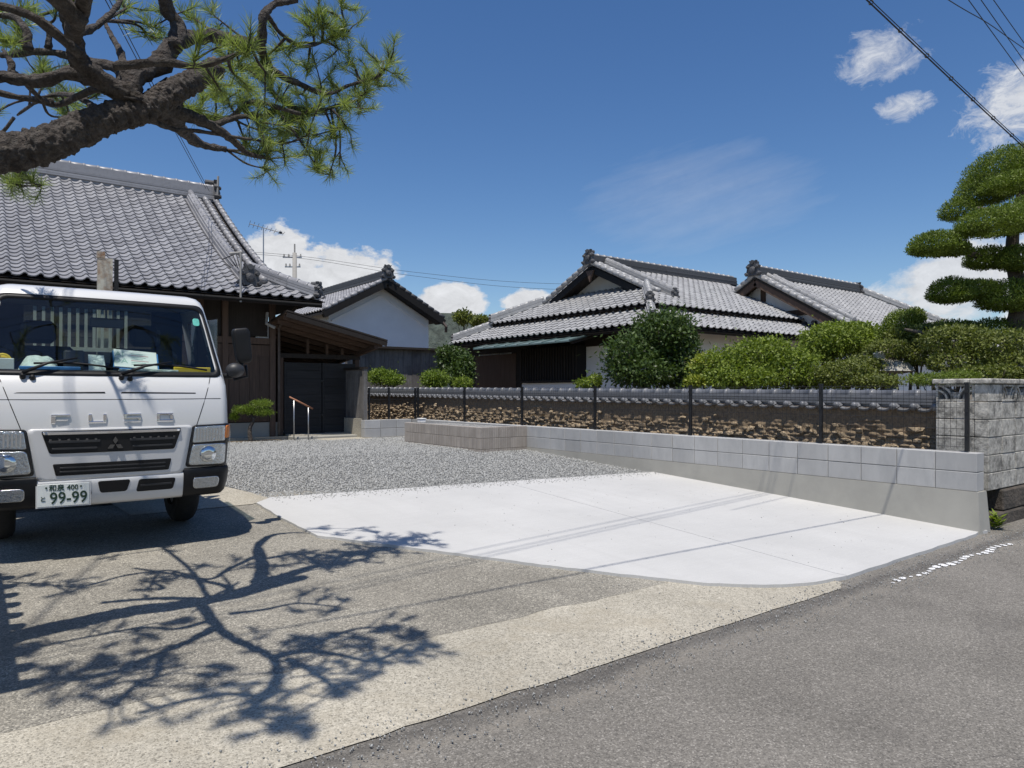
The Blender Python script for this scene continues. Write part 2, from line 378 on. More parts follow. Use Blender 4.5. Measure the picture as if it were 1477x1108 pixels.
class MB:
    """collects shapes into one mesh"""
    def __init__(s): s.V = []; s.F = []
    def add(s, V, F):
        b = len(s.V); s.V += [tuple(v) for v in V]; s.F += [tuple(i + b for i in f) for f in F]; return s
    def box(s, x0, x1, y0, y1, z0, z1, ch=0.0, T=None):
        bm = bmesh.new(); bmesh.ops.create_cube(bm, size=1)
        for v in bm.verts: v.co = Vector(((x0 + x1) / 2 + v.co.x * (x1 - x0), (y0 + y1) / 2 + v.co.y * (y1 - y0), (z0 + z1) / 2 + v.co.z * (z1 - z0)))
        if ch: bmesh.ops.bevel(bm, geom=bm.edges[:], offset=ch, segments=1, affect='EDGES')
        return s.bm(bm, T)
    def bm(s, bm, T=None):
        bm.verts.index_update()
        if T is not None: bm.transform(T)
        s.add([v.co[:] for v in bm.verts], [tuple(v.index for v in f.verts) for f in bm.faces]); bm.free(); return s
    def beam(s, a, b, w, h, up=(0, 0, 1)):
        a = Vector(a); b = Vector(b); d = (b - a); L = d.length; d.normalize(); up = Vector(up)
        x = d.cross(up).normalized(); z = x.cross(d)
        vs = []
        for t in (a, b):
            for i, j in ((-1, -1), (1, -1), (1, 1), (-1, 1)): vs.append(t + x * (w / 2 * i) + z * (h / 2 * j))
        return s.add(vs, [(3, 2, 1, 0), (4, 5, 6, 7), (0, 1, 5, 4), (1, 2, 6, 5), (2, 3, 7, 6), (3, 0, 4, 7)])
    def tube(s, pts, rad, n=8, cap=True):
        pts = [Vector(p) for p in pts]; m = len(pts)
        if not hasattr(rad, '__len__'): rad = [rad] * m
        vs = []; ref = None
        for i, p in enumerate(pts):
            t = (pts[min(i + 1, m - 1)] - pts[max(i - 1, 0)]).normalized()
            if ref is None: ref = Vector((0, 0, 1)) if abs(t.z) < 0.9 else Vector((1, 0, 0))
            x = t.cross(ref).normalized(); y = x.cross(t).normalized(); ref = y
            for k in range(n):
                a = 2 * math.pi * k / n; vs.append(p + (x * math.cos(a) + y * math.sin(a)) * rad[i])
        fs = [(i * n + k, i * n + (k + 1) % n, (i + 1) * n + (k + 1) % n, (i + 1) * n + k) for i in range(m - 1) for k in range(n)]
        if cap: fs += [tuple(range(n))[::-1], tuple((m - 1) * n + k for k in range(n))]
        return s.add(vs, fs)
    def prism(s, poly, a, b):
        """poly: list of Vectors forming one face; extruded by vector from a to b offsets"""
        n = len(poly); a = Vector(a); b = Vector(b)
        vs = [Vector(p) + a for p in poly] + [Vector(p) + b for p in poly]
        return s.add(vs, [tuple(range(n))[::-1], tuple(range(n, 2 * n))] + [(i, (i + 1) % n, n + (i + 1) % n, n + i) for i in range(n)])
    def build(s, name, mat, parent=None, smooth=False): return mk(name, s.V, s.F, mat, parent, smooth)
def box(name, mat, parent, *a, ch=0.0): return MB().box(*a, ch=ch).build(name, mat, parent)
def lerp(a, b, t): return a + (b - a) * t
def spline(pts, n=6):
    """Catmull-Rom through rows of numbers"""
    P = np.array(pts, float); P = np.vstack([2 * P[0] - P[1], P, 2 * P[-1] - P[-2]]); out = []
    for i in range(1, len(P) - 2):
        for k in range(n):
            t = k / n; a, b, c, d = P[i - 1], P[i], P[i + 1], P[i + 2]
            out.append(0.5 * (2 * b + (c - a) * t + (2 * a - 5 * b + 4 * c - d) * t * t + (3 * b - a - 3 * c + d) * t ** 3))
    out.append(P[-2]); return np.array(out)
def gz(y): return 0.0 if y < 2.95 else (0.05 * (y - 2.95) if y < 11 else 0.4025)

# ------------------------------------------------------------------ ground
YS = [-400, -40, 2.95, 5, 8, 11, 20, 40, 400]; XS = [-400, -40, 0, 9, 40, 400]
V = [(x, y, gz(y) - 0.03) for y in YS for x in XS]
nx = len(XS)
tag(mk('ground', V, [(j * nx + i, j * nx + i + 1, (j + 1) * nx + i + 1, (j + 1) * nx + i) for j in range(len(YS) - 1) for i in range(nx - 1)], 'soil'), kind='structure')

def rough_edge(pts, a=0.012):
    out = []
    for (x0, y0), (x1, y1) in zip(pts[:-1], pts[1:]):
        k = max(1, int(math.hypot(x1 - x0, y1 - y0) / 0.07))
        for i in range(k):
            t = i / k; x = lerp(x0, x1, t); y = lerp(y0, y1, t); n = mnoise.noise(Vector((x * 6, y * 6, 0))) + 0.7 * mnoise.noise(Vector((x * 17, y * 17, 5)))
            out.append((x + a * n, y + a * 0.7 * n))
    return out + [pts[-1]]
def sheet(name, outline, mat, off, res=0.5, kind='structure', parent=None, thick=0.0):
    """outline polygon in X,Y draped on the lot slope, cut at the slope breaks"""
    bm = bmesh.new(); vs = [bm.verts.new((x, y, 0)) for x, y in outline]
    bm.faces.new(vs)
    for yc in (2.95, 11.0):
        g = bm.verts[:] + bm.edges[:] + bm.faces[:]
        bmesh.ops.bisect_plane(bm, geom=g, plane_co=(0, yc, 0), plane_no=(0, 1, 0))
    bmesh.ops.triangulate(bm, faces=bm.faces[:])
    if thick:
        r = bmesh.ops.extrude_face_region(bm, geom=bm.faces[:])
        low = {v for v in bm.verts} - {e for e in r['geom'] if isinstance(e, bmesh.types.BMVert)}
    else: low = set()
    for v in bm.verts: v.co.z = gz(v.co.y) + off - (thick if v in low else 0)
    bmesh.ops.recalc_face_normals(bm, faces=bm.faces[:])
    mb = MB().bm(bm); o = mb.build(name, mat, parent)
    if kind: tag(o, kind=kind)
    return o
# road
edge = []
for i in range(0, 241):
    x = -30 + i * 0.25
    edge.append((x, 3.0))
mk_o = sheet('road', [(-60, -6.5), (60, -6.5), (60, 3.2), (-60, 3.2)], 'asphalt', 0.0)
# old concrete apron: paler strip by the road and browner exposed-aggregate part
def wig(x, s=1.0, a=0.02): return a * (mnoise.noise(Vector((x * 2.3 * s, 3.1, 0))) + 0.6 * mnoise.noise(Vector((x * 7 * s, 9.1, 0))))
front = [(x, 2.72 + wig(x)) for x in np.arange(-8, 5.2, 0.12)]
split = [(x, 3.62 + wig(x, 0.5, 0.05) - 0.03 * x) for x in np.arange(5.0, -8.1, -0.15)]
sheet('apron_strip', front + [(5.25, 2.80), (5.3, 3.3)] + split, 'pale_concrete', 0.006)
sheet('apron', split[::-1] + [(5.0, 3.9), (4.6, 5.4), (3.1, 8.35), (-8, 8.5)], 'old_concrete', 0.007)
# pale kerb band beside the slab under the truck's corner
sheet('apron_edge', [(1.2, 7.75), (2.36, 7.75), (2.62, 7.98), (2.55, 8.4), (2.2, 9.6), (1.0, 9.6)], 'pale_concrete', 0.013)
# white concrete slab with a sawn joint: two bays
ledge = [(2.39, 7.72), (2.37, 6.9), (2.41, 6.05), (2.75, 5.52), (3.12, 4.98), (3.5, 4.38), (3.86, 3.86), (4.08, 3.58), (4.3, 3.3), (4.62, 3.05), (5.0, 2.88), (5.38, 2.83)]
sheet('concrete_slab', rough_edge(ledge) + [(5.585, 7.62), (2.62, 7.95)], 'new_concrete', 0.03, thick=0.06)
redge = [(5.387, 2.829)] + [(x, 2.83 + 0.07 * (x - 5.4) / 3 + wig(x, 2, 0.03)) for x in np.arange(5.6, 8.3, 0.15)] + [(8.34, 2.92)]
sheet('concrete_slab', redge + [(8.2, 7.3), (5.592, 7.62)], 'new_concrete', 0.03, thick=0.06)
# gravel yard
gpoly = [(2.3, 9.6), (2.62, 7.97), (5.6, 7.63), (8.2, 7.31), (8.2, 14.8), (5.4, 15.3), (-6, 15.3), (-6, 9.6)]
sheet('gravel_yard', gpoly, 'gravel_bed', 0.002)
def inpoly(x, y, poly):
    r = np.zeros(len(x), bool); n = len(poly)
    for i in range(n):
        x0, y0 = poly[i]; x1, y1 = poly[(i + 1) % n]
        c = ((y0 > y) != (y1 > y)) & (x < (x1 - x0) * (y - y0) / ((y1 - y0) + 1e-9) + x0); r ^= c
    return r
N = 62000
gx = rng.uniform(1.6, 8.2, N); gy = rng.uniform(7.3, 15.2, N)
keep = inpoly(gx, gy, gpoly); gx, gy = gx[keep], gy[keep]
base = np.array([(1, 0, 0), (-1, 0, 0), (0, 1, 0), (0, -1, 0), (0, 0, 1), (0, 0, -1)], float)
bf = np.array([(0, 2, 4), (2, 1, 4), (1, 3, 4), (3, 0, 4), (2, 0, 5), (1, 2, 5), (3, 1, 5), (0, 3, 5)])
n = len(gx); sc = rng.uniform(0.009, 0.019, (n, 1, 1)) * rng.uniform(0.6, 1.3, (n, 1, 3))
Vv = (base[None] + rng.uniform(-0.35, 0.35, (n, 6, 3))) * sc
ang = rng.uniform(0, 6.28, n); ca, sa = np.cos(ang)[:, None], np.sin(ang)[:, None]
Vx = Vv[..., 0] * ca - Vv[..., 1] * sa; Vy = Vv[..., 0] * sa + Vv[..., 1] * ca
gzz = np.where(gy < 11, 0.05 * (gy - 2.95), 0.4025)
Vv = np.stack([Vx + gx[:, None], Vy + gy[:, None], Vv[..., 2] + (gzz + 0.008)[:, None]], -1)
tag(mk_big('gravel', Vv.reshape(-1, 3), (bf[None] + (np.arange(n) * 6)[:, None, None]).reshape(-1, 3), 'stone_gravel'),
    'loose grey crushed gravel covering the yard', 'gravel', kind='stuff')
# loose grit along the road edge and crumbs of gravel around the slab
n = 4700; k1 = 3300
ex = np.concatenate([rng.uniform(-1, 9.0, k1), rng.uniform(0.3, 8.1, n - k1)]); ey = np.concatenate([2.62 + rng.normal(0, 0.13, k1), rng.uniform(2.7, 7.6, n - k1)])
k2 = k1 + 900; tt = rng.random(900); ex[k1:k2] = 2.6 + 5.6 * tt; ey[k1:k2] = 7.95 - 0.65 * tt - np.abs(rng.normal(0, 0.16, 900))
sc = rng.uniform(0.0022, 0.0062, (n, 1, 1)) * rng.uniform(0.7, 1.3, (n, 1, 3)); sc[k1:k2] *= 1.7
Vv = (base[None] + rng.uniform(-0.35, 0.35, (n, 6, 3))) * sc
ez = np.where(ey < 2.95, 0.0, 0.05 * (ey - 2.95)) + 0.011 + np.where(((ey > 4.2) & (ex > 3.6)) | (ex > 5.4) & (ey > 2.95) | (np.arange(n) >= k1) & (np.arange(n) < k2), 0.02, 0.0)
Vv += np.stack([ex, ey, ez], -1)[:, None, :]
tag(mk_big('grit', Vv.reshape(-1, 3), (bf[None] + (np.arange(n) * 6)[:, None, None]).reshape(-1, 3), 'stone_gravel'), 'loose grit along the road edge and slab', 'grit', kind='stuff')
# worn white paint dabs along the road edge
pr = random.Random(3)
for i in range(24):
    t = i / 23; x = 5.55 + 2.3 * t; w = 0.026 + 0.024 * pr.random(); h = 0.02 + 0.025 * pr.random()
    if t < 0.25 and pr.random() < 0.5: w *= 0.5; h *= 0.5
    pts = [(x + w * math.cos(a) * pr.uniform(0.85, 1.1) + 0.3 * h * math.sin(a), 2.56 + 0.02 * math.sin(i) + h * math.sin(a) * pr.uniform(0.8, 1.1)) for a in np.arange(0, 6.2, 0.7)]
    tag(mk('paint_dab', [(px_, py_, 0.006) for px_, py_ in pts], [tuple(range(len(pts)))], 'paint_white'), kind='structure')

# ------------------------------------------------------------------ block retaining wall
XF = 8.2
bw = root('retaining_wall', (8.3, 9, 0.2), 'long low retaining wall of pale grey blocks on a concrete footing', 'wall')
poly = [(2.86, -0.05), (2.86 + 0.02, 0.425), (14.8, 0.425), (14.8, 0.3)]
# footing, slightly battered, below the blocks
mb = MB(); prof = []
for y in (2.93, 11.0, 14.9): prof.append(y)
vs = []
for y in prof:
    b = min(gz(y), 0.4) - 0.12
    dx = 0.055
    vs += [(XF - dx - 0.012, y - (0.04 if y < 3 else 0), b), (XF - 0.012, y, 0.425), (8.40, y, 0.425), (8.42, y - (0.04 if y < 3 else 0), b)]
fs = []
for i in range(2):
    for k in range(4): fs.append((i * 4 + k, i * 4 + (k + 1) % 4, (i + 1) * 4 + (k + 1) % 4, (i + 1) * 4 + k))
fs += [(0, 1, 2, 3)[::-1], (8, 9, 10, 11)]
ft = mb.add(vs, fs).build('footing', 'wall_concrete', bw)
MB().box(XF + 0.012, 8.38, 2.97, 14.83, 0.427, 0.818).build('mortar', 'mortar', bw)
blk = MB().box(0, 0.19, 0, 0.392, 0, 0.192, ch=0.004).build('block', 'block_pale', None)
blkme = blk.data; bpy.data.objects.remove(blk)
for c in range(2):
    for i in range(30):
        y = 2.95 + i * 0.4
        if y + 0.4 > 14.9: break
        place('block', blkme, Matrix.Translation((XF + 0.002 * math.sin(i * 7.3 + c), y, 0.428 + c * 0.2)), bw)
# return towards the gate
rw = root('return_wall', (7.6, 14.8, 0.4), 'short return of pale blocks joining the gate post at the yard corner', 'wall')
MB().box(7.12, 8.2, 14.82, 14.98, 0.43, 0.818).build('mortar', 'mortar', rw)
MB().box(7.10, 8.19, 14.78, 15.0, 0.30, 0.425).build('footing', 'wall_concrete', rw)
rblk = MB().box(0, 0.392, 0, 0.19, 0, 0.192, ch=0.004).build('b', 'block_pale', None); rme = rblk.data; bpy.data.objects.remove(rblk)
for c in range(2):
    for i, x in enumerate((7.0, 7.4, 7.8)):
        place('block', rme, Matrix.Translation((x - 0.003, 14.8, 0.428 + c * 0.2)), rw)
# ribbed brown block planter
pl = root('ribbed_planter', (7.6, 11.7, 0.4), 'brown ribbed block enclosure built against the pale block wall', 'planter')
def ribbed(L, n=10):
    mb = MB(); mb.box(0, L - 0.006, 0.012, 0.1, 0, 0.193)
    for k in range(n):
        x0 = L / n * k + 0.004; mb.box(x0, x0 + L / n - 0.012, 0.0, 0.0119, 0.001, 0.192, ch=0.003)
    o = mb.build('r', 'block_brown', None); me = o.data; bpy.data.objects.remove(o); return me
rb4 = ribbed(0.4)
for c in range(3):
    z = 0.235 + c * 0.198
    for i in range(7):
        y = 10.42 + i * 0.395
        if y > 13.0: break
        place('ribbed_block', rb4, Matrix.Translation((7.13, y + 0.395, z)) @ Matrix.Rotation(R(-90), 4, 'Z'), pl)
    for i in range(3):
        x = 7.14 + i * 0.4
        if x + .2 > 8.19: break
        sx = 1 if x + 0.4 < 8.19 else (8.19 - x) / 0.4
        place('ribbed_block', rb4, Matrix.Translation((x, 10.40, z)) @ Matrix.Diagonal((sx, 1, 1, 1)), pl)
MB().box(7.16, 8.185, 10.46, 13.15, 0.3, 0.79).build('fill', 'gravel_bed', pl)
tp = root('tap_box', (7.35, 12.9, 0.83), 'tiny white water meter box on the brown ribbed planter', 'box')
MB().box(7.3, 7.42, 12.8, 12.95, 0.826, 0.9, ch=0.01).build('box_body', 'plaster_white', tp)
MB().box(7.29, 7.43, 12.79, 12.96, 0.9, 0.915, ch=0.005).build('lid', 'plaster_white', tp)

# ------------------------------------------------------------------ mesh fence
def mesh_fence(rt, a, b, z0, z1, posts, pitch=0.06):
    a = Vector(a); b = Vector(b); L = (b - a).length; d = (b - a) / L
    for s in posts:
        p = a + d * s
        po = MB().box(p.x - 0.02, p.x + 0.02, p.y - 0.02, p.y + 0.02, z0, z1, ch=0.003).box(p.x - 0.022, p.x + 0.022, p.y - 0.022, p.y + 0.022, z1 - 0.015, z1 + 0.006).build('post', 'metal_black', rt)
        for q in (0.16, 0.42, 0.62): MB().box(p.x - 0.032, p.x - 0.018, p.y - 0.016, p.y + 0.016, z0 + q, z0 + q + 0.03).build('clamp', 'metal_black', po)
    ends = [0] + [s for s in posts if 0.05 < s < L - 0.05] + [L]
    for s0, s1 in zip(ends[:-1], ends[1:]):
        mb = MB(); s = s0 + 0.03; off = Vector((-0.025, 0, 0)) if abs(d.y) > 0.5 else Vector((0, -0.025, 0))
        while s < s1 - 0.02:
            p = a + d * s + off
            mb.tube([p + Vector((0, 0, z0 + 0.03)), p + Vector((0, 0, z1 - 0.01))], 0.0019, 4, False); s += pitch
        for z in (z0 + 0.05, z0 + 0.13, z0 + 0.24, z0 + 0.35, z0 + 0.46, z0 + 0.56, z0 + 0.61, z1 - 0.03):
            mb.tube([a + d * (s0 + 0.02) + off * 1.15 + Vector((0, 0, z)), a + d * (s1 - 0.02) + off * 1.15 + Vector((0, 0, z))], 0.0022, 4, False)
        mb.build('mesh_panel', 'metal_black', rt)
fr = root('mesh_fence', (8.3, 9, 0.82), 'long black wire mesh fence standing on the pale retaining wall', 'fence')
y_near = pix(1395, 600, X=8.3).y
yp = [y_near] + [4.69 + 2.0 * i for i in range(6)] + [14.82]
mesh_fence(fr, (8.3, 3.02, 0), (8.3, 14.84, 0), 0.826, 1.55, [y - 3.02 for y in yp])
fr2 = root('fence_return', (7.6, 14.9, 0.82), 'short black mesh fence on the block return by the gate', 'fence')
mesh_fence(fr2, (7.1, 14.9, 0), (8.2, 14.9, 0), 0.826, 1.55, [0.05, 0.55])

# ------------------------------------------------------------------ roof tiles
def tile_geo(w, L, n=9, h=0.05, lip=0.024, lift=0.030, over=1.22):
    V = []; F = []
    us = np.linspace(0, 1.03, n)
    def zc(u): return h * math.sin(math.pi * (u - 0.6) / 0.46) if u > 0.6 else -0.28 * h * math.sin(math.pi * u / 0.6)
    for u in us: V.append((u * w, 0, zc(u) + lift))
    for u in us: V.append((u * w, L * over, zc(u)))
    for u in us: V.append((u * w, 0, zc(u) + lift))
    for u in us: V.append((u * w, 0.004, zc(u) + lift - lip))
    for i in range(n - 1):
        F.append((i, i + 1, n + i + 1, n + i)); F.append((3 * n + i, 3 * n + i + 1, 2 * n + i + 1, 2 * n + i))
    return np.array(V, float), np.array(F)
def face_tiles(O, eu, ev, prof, umin, umax, smax, w, L, s0=0.0, jit=0.004):
    """tile matrices: O eave origin, eu along eave, ev horizontal upslope, prof(s) height over run s"""
    eu = Vector(eu); ev = Vector(ev); O = Vector(O); out = []; s = s0
    r = random.Random(int(abs(O.x * 100 + O.y * 7)))
    while s < smax - 0.02:
        dz = (prof(s + 0.05) - prof(s - 0.05)) / 0.1; ds = L / math.sqrt(1 + dz * dz)
        t = (ev + Vector((0, 0, dz))).normalized(); nrm = eu.cross(t).normalized()
        if nrm.z < 0: nrm = -nrm
        x = eu if eu.cross(t).z > 0 else -eu
        u0, u1 = umin(s + ds * 0.3), umax(s + ds * 0.3)
        u = math.ceil(u0 / w - 0.3) * w
        while u < u1 - w * 0.45:
            org = O + eu * (u if x == eu else u + w) + ev * s + Vector((0, 0, prof(s))) + nrm * r.uniform(0, jit) + t * r.uniform(-jit, jit)
            m = Matrix(((x.x, t.x, nrm.x, org.x), (x.y, t.y, nrm.y, org.y), (x.z, t.z, nrm.z, org.z), (0, 0, 0, 1)))
            out.append(m); u += w
        s += ds
    return out
def lay_tiles(parent, mats, w, L, mat, limit=290, name='tile', geo=None):
    V, F = geo if geo else tile_geo(w, L)
    def key(m):
        p = proj(m.translation)
        if p is None or not (-20 < p[0] < 1500 and -20 < p[1] < 1120): return 1e6
        return p[2]
    ms = sorted(mats, key=key)
    o = mk(name, V, F, mat, None, True); me = o.data; bpy.data.objects.remove(o)
    for m in ms[:limit]: place(name, me, m, parent)
    rest = ms[limit:]
    if rest:
        A = np.array([np.array(m) for m in rest]); Vh = np.hstack([V, np.ones((len(V), 1))])
        W = np.einsum('nij,vj->nvi', A, Vh)[..., :3].reshape(-1, 3)
        FF = (F[None] + (np.arange(len(rest)) * len(V))[:, None, None]).reshape(-1, 4)
        tag(mk_big('tile_field', W, FF, mat, parent, True), kind='stuff')
CAPME = {}
def cap_mesh(r, L, mat):
    k = (round(r, 3), round(L, 3), mat)
    if k in CAPME: return CAPME[k]
    n = 9; V = []; F = []
    secs = [(0, r * 1.13), (0.045, r * 1.13), (0.046, r), (L * 1.03, r * 0.96)]
    for y, rr in secs:
        for i in range(n):
            a = math.pi * (-0.12 + 1.24 * i / (n - 1)); V.append((rr * math.cos(a), y, rr * math.sin(a)))
    for j in range(len(secs) - 1):
        for i in range(n - 1): F.append((j * n + i, j * n + i + 1, (j + 1) * n + i + 1, (j + 1) * n + i)[::-1])
    F.append(tuple(range(n))); 
    o = mk('c', V, F, mat, None, True); me = o.data; bpy.data.objects.remove(o); CAPME[k] = me; return me
def ridge(parent, pts, w, layers, lh, cap_r, capL, mat, dark, name='ridge', taper=0.012):
    """stacked flat tiles with a row of round cap tiles; pts polyline on the roof surface, first point = lower/outer end"""
    pts = [Vector(p) for p in pts]
    rd = None
    mb = MB()
    for k in range(layers):
        ww = w - taper * 2 * k + (0.03 if k % 2 == 0 else 0)
        for a, b in zip(pts[:-1], pts[1:]):
            d = (b - a).normalized(); z = Vector((0, 0, lh * (k + 0.5)))
            mb.beam(a + z - d * 0.005, b + z + d * 0.005, ww, lh * 0.80)
    for a, b in zip(pts[:-1], pts[1:]):
        mb.beam(a + Vector((0, 0, lh * layers / 2 - 0.03)), b + Vector((0, 0, lh * layers / 2 - 0.03)), w - 0.05, lh * layers + 0.06)
    rd = mb.build(name, dark, parent)
    # caps along the polyline
    seg = [(b - a).length for a, b in zip(pts[:-1], pts[1:])]; tot = sum(seg); s = 0.0
    me = cap_mesh(cap_r, capL, mat)
    while s < tot - capL * 0.4:
        q = s; i = 0
        while i < len(seg) - 1 and q > seg[i]: q -= seg[i]; i += 1
        d = (pts[i + 1] - pts[i]).normalized(); p = pts[i] + d * q + Vector((0, 0, lh * layers))
        x = d.cross(Vector((0, 0, 1))).normalized(); z = x.cross(d)
        place('cap_tile', me, Matrix(((x.x, d.x, z.x, p.x), (x.y, d.y, z.y, p.y), (x.z, d.z, z.z, p.z), (0, 0, 0, 1))), rd)
        s += capL
    return rd
def oni(parent, p, facing, s, mat='tile_dark'):
    """ridge-end ornament: horned shield with a boss, shoulder scrolls and a round end tile on top"""
    f = Vector(facing); f.z = 0; f.normalize(); x = Vector((f.y, -f.x, 0)); u = Vector((0, 0, 1)); p = Vector(p)
    pr = [(-.52, 0), (-.60, .14), (-.44, .24), (-.40, .44), (-.50, .60), (-.34, .74), (-.20, .80), (-.26, .98), (-.10, .92), (0, 1.0), (.10, .92), (.26, .98), (.20, .80), (.34, .74), (.50, .60), (.40, .44), (.44, .24), (.60, .14), (.52, 0)]
    poly = [p + x * (a * s) + u * (b * s) for a, b in pr]
    mb = MB(); mb.prism(poly, f * (0.02 * s), f * (0.22 * s))
    for sx in (-1, 1):
        for (a, b, rr) in ((.44, .12, .13), (.33, .56, .12)):
            c = p + x * (sx * a * s) + u * (b * s)
            mb.tube([c + f * (0.2 * s), c + f * (0.34 * s)], [rr * s, rr * s * 0.6], 9)
    c = p + u * (0.36 * s); mb.tube([c + f * (0.2 * s), c + f * (0.28 * s), c + f * (0.33 * s)], [0.24 * s, 0.21 * s, 0.1 * s], 12)
    c = p + u * (0.86 * s); mb.tube([c - f * (0.35 * s), c + f * (0.27 * s)], 0.135 * s, 12)
    return mb.build('ridge_end_tile', mat, parent)
def deck(parent, name, mb, mat='wood_dark'): return mb.build(name, mat, parent)

# ------------------------------------------------------------------ left house (dark timber, hip-and-gable roof)
hl = root('timber_house', (0, 18, 0.4), 'dark timber house with large curved grey tiled roof behind the white truck', 'house')
EY, EZ = 15.0, 3.48; XC = 6.15; XV = 5.35; RY = 21.0
pf = lambda s: 0.45 * s + 0.0186 * s * s
wall = MB()
wall.box(-6, 4.95, 16.05, 26, 0.42, 3.7).build('wall', 'wood_dark', hl)
MB().box(-6.05, 5.42, 15.98, 16.3, 0.36, 0.78).build('foundation', 'wall_concrete', hl)
MB().box(-6.05, 5.6, 15.7, 15.98, 0.36, 0.46).build('step_kerb', 'pale_concrete', hl)
# roof deck
mb = MB(); n = 12; vs = []
for i in range(n + 1):
    s = 6.0 * i / n; xr = XC - s if s < 0.8 else XV
    vs += [(-7, EY + s, EZ + pf(s) - 0.045), (xr, EY + s, EZ + pf(s) - 0.045)]
mb.add(vs, [(2 * i, 2 * i + 1, 2 * i + 3, 2 * i + 2) for i in range(n)])
vs2 = [(x, 2 * RY - y, z) for x, y, z in vs]; mb.add(vs2, [(2 * i, 2 * i + 2, 2 * i + 3, 2 * i + 1) for i in range(n)])
mb.add([(XC, EY, EZ - 0.04), (XC, 27, EZ - 0.04), (XV, 26.2, EZ + 0.35), (XV, EY + 0.8, EZ + 0.35)], [(0, 1, 2, 3)])
mb.add([(XV - 0.25, EY + 0.8, EZ + 0.32), (XV - 0.25, 26.2, EZ + 0.32), (XV - 0.25, RY, EZ + 3.2)], [(0, 1, 2)])
mb.box(-7, XC - 0.05, EY + 0.06, EY + 0.11, EZ - 0.16, EZ - 0.06)
roof = mb.build('roof', 'wood_dark', hl)
MB().add([(-7, EY + 0.08, EZ - 0.13), (XC, EY + 0.08, EZ - 0.13), (XC - 0.9, 16.1, EZ + 0.24), (-7, 16.1, EZ + 0.24)], [(0, 3, 2, 1)]).build('soffit', 'wood_dark', hl)
for i in range(34):
    x = -6 + i * 0.345
    MB().beam((x, EY + 0.12, EZ - 0.12), (x, 16.15, EZ + 0.30), 0.05, 0.07).build('rafter', 'wood_brown', hl)
ums = lambda s: (XC - s if s < 0.8 else XV - 0.06)
tm = face_tiles((0, EY, EZ), (1, 0, 0), (0, 1, 0), pf, lambda s: -2.3, ums, 5.85, 0.236, 0.225)
lay_tiles(roof, tm, 0.236, 0.225, 'tile_house', 295)
# eave end tiles
# main ridge
rz = EZ + pf(6.0)
rd = ridge(hl, [(XV - 0.05, RY, rz - 0.03), (-3, RY, rz - 0.03), (-7, RY, rz - 0.03)], 0.34, 6, 0.062, 0.085, 0.31, 'tile_house', 'tile_house', 'main_ridge')
oni(hl, (XV - 0.05, RY, rz - 0.02), (1, -0.15, 0), 0.58, 'tile_dark')
MB().tube([(XV + 0.0, RY - 0.25, rz - 0.15), (XV + 0.02, RY - 0.28, rz + 0.62)], 0.03, 6).build('lightning_post', 'pole_concrete', hl)
# descending ridge
def slope_pts(x, s0, s1, n=9): return [(x, EY + lerp(s0, s1, i / n), EZ + pf(lerp(s0, s1, i / n)) + 0.02) for i in range(n + 1)]
ridge(hl, slope_pts(4.65, 0.55, 5.6), 0.26, 4, 0.055, 0.075, 0.27, 'tile_house', 'tile_house', 'descending_ridge')
oni(hl, (4.65, EY + 0.56, EZ + pf(0.55)), (0.1, -1, 0), 0.46, 'tile_dark')
# verge rolls
for xv in (XV - 0.02, XV - 0.30):
    pts = [Vector(p) + Vector((0, 0, 0.05)) for p in slope_pts(xv, 0.75, 5.9, 22)]
    for a, b in zip(pts[:-1], pts[1:]):
        MB().tube([a - (b - a) * 0.06 + Vector((0, 0, 0.016)), b], [0.078, 0.066], 8).build('verge_tile', 'tile_house', roof, True)
# hip ridge to the corner
hp = [(XC - 0.12, EY + 0.12, EZ + 0.06), (XC - 0.6, EY + 0.6, EZ + pf(0.6) + 0.02), (XC - 1.25, EY + 1.25, EZ + pf(1.25) + 0.05)]
ridge(hl, hp, 0.24, 3, 0.06, 0.08, 0.24, 'tile_house', 'tile_house', 'hip_ridge')
oni(hl, (XC - 0.14, EY + 0.14, EZ + 0.06), (1, -1, 0), 0.36, 'tile_dark')
# facade pieces under the eave (photo x 310..405)
for x in (-3.2, -1.4, 0.4, 2.2, 3.78, 4.28, 5.30):
    MB().box(x - 0.06, x + 0.06, 15.93, 16.04, 0.46, 3.55).build('column', 'wood_brown', hl)
MB().box(-6, 5.35, 15.95, 16.03, 2.52, 2.66).build('lintel', 'wood_brown', hl)
for i, (x0, x1) in enumerate([(-1.34, -0.5), (-0.48, 0.34), (0.46, 1.3), (1.32, 2.14), (2.26, 3.0), (3.02, 3.72), (3.84, 4.22), (4.34, 5.24)]):
    pn = MB().box(x0, x1, 15.97, 16.02, 0.80, 2.5).build('wall_panel', 'wood_brown', hl)
    k = max(2, int((x1 - x0) / 0.22))
    for j in range(k):
        a = lerp(x0 + 0.02, x1 - 0.02, j / k); b = lerp(x0 + 0.02, x1 - 0.02, (j + 1) / k) - 0.008
        MB().box(a, b, 15.955, 15.969, 0.84, 2.25).build('plank', 'wood_brown', pn)
for (x0, x1) in [(2.3, 3.7), (3.85, 4.2), (4.36, 5.2)]:
    MB().box(x0, x1, 16.0, 16.045, 2.7, 3.5).build('transom', 'wood_dark', hl)
MB().box(4.96, 5.36, 16.05, 16.4, 2.6, 3.0).build('corner_wall', 'plaster_white', hl)
MB().box(4.96, 5.36, 16.06, 16.4, 0.45, 2.59).build('corner_wall', 'wood_dark', hl)
MB().tube([(5.42, 15.88, 0.5), (5.42, 15.88, 2.9), (5.5, 15.6, 3.15), (5.6, 15.3, 3.3)], 0.032, 8).build('downpipe', 'gutter_copper', hl)
MB().tube([(-7, EY - 0.04, EZ - 0.10), (XC - 0.1, EY - 0.04, EZ - 0.12)], 0.034, 8).build('gutter', 'wood_black', hl)
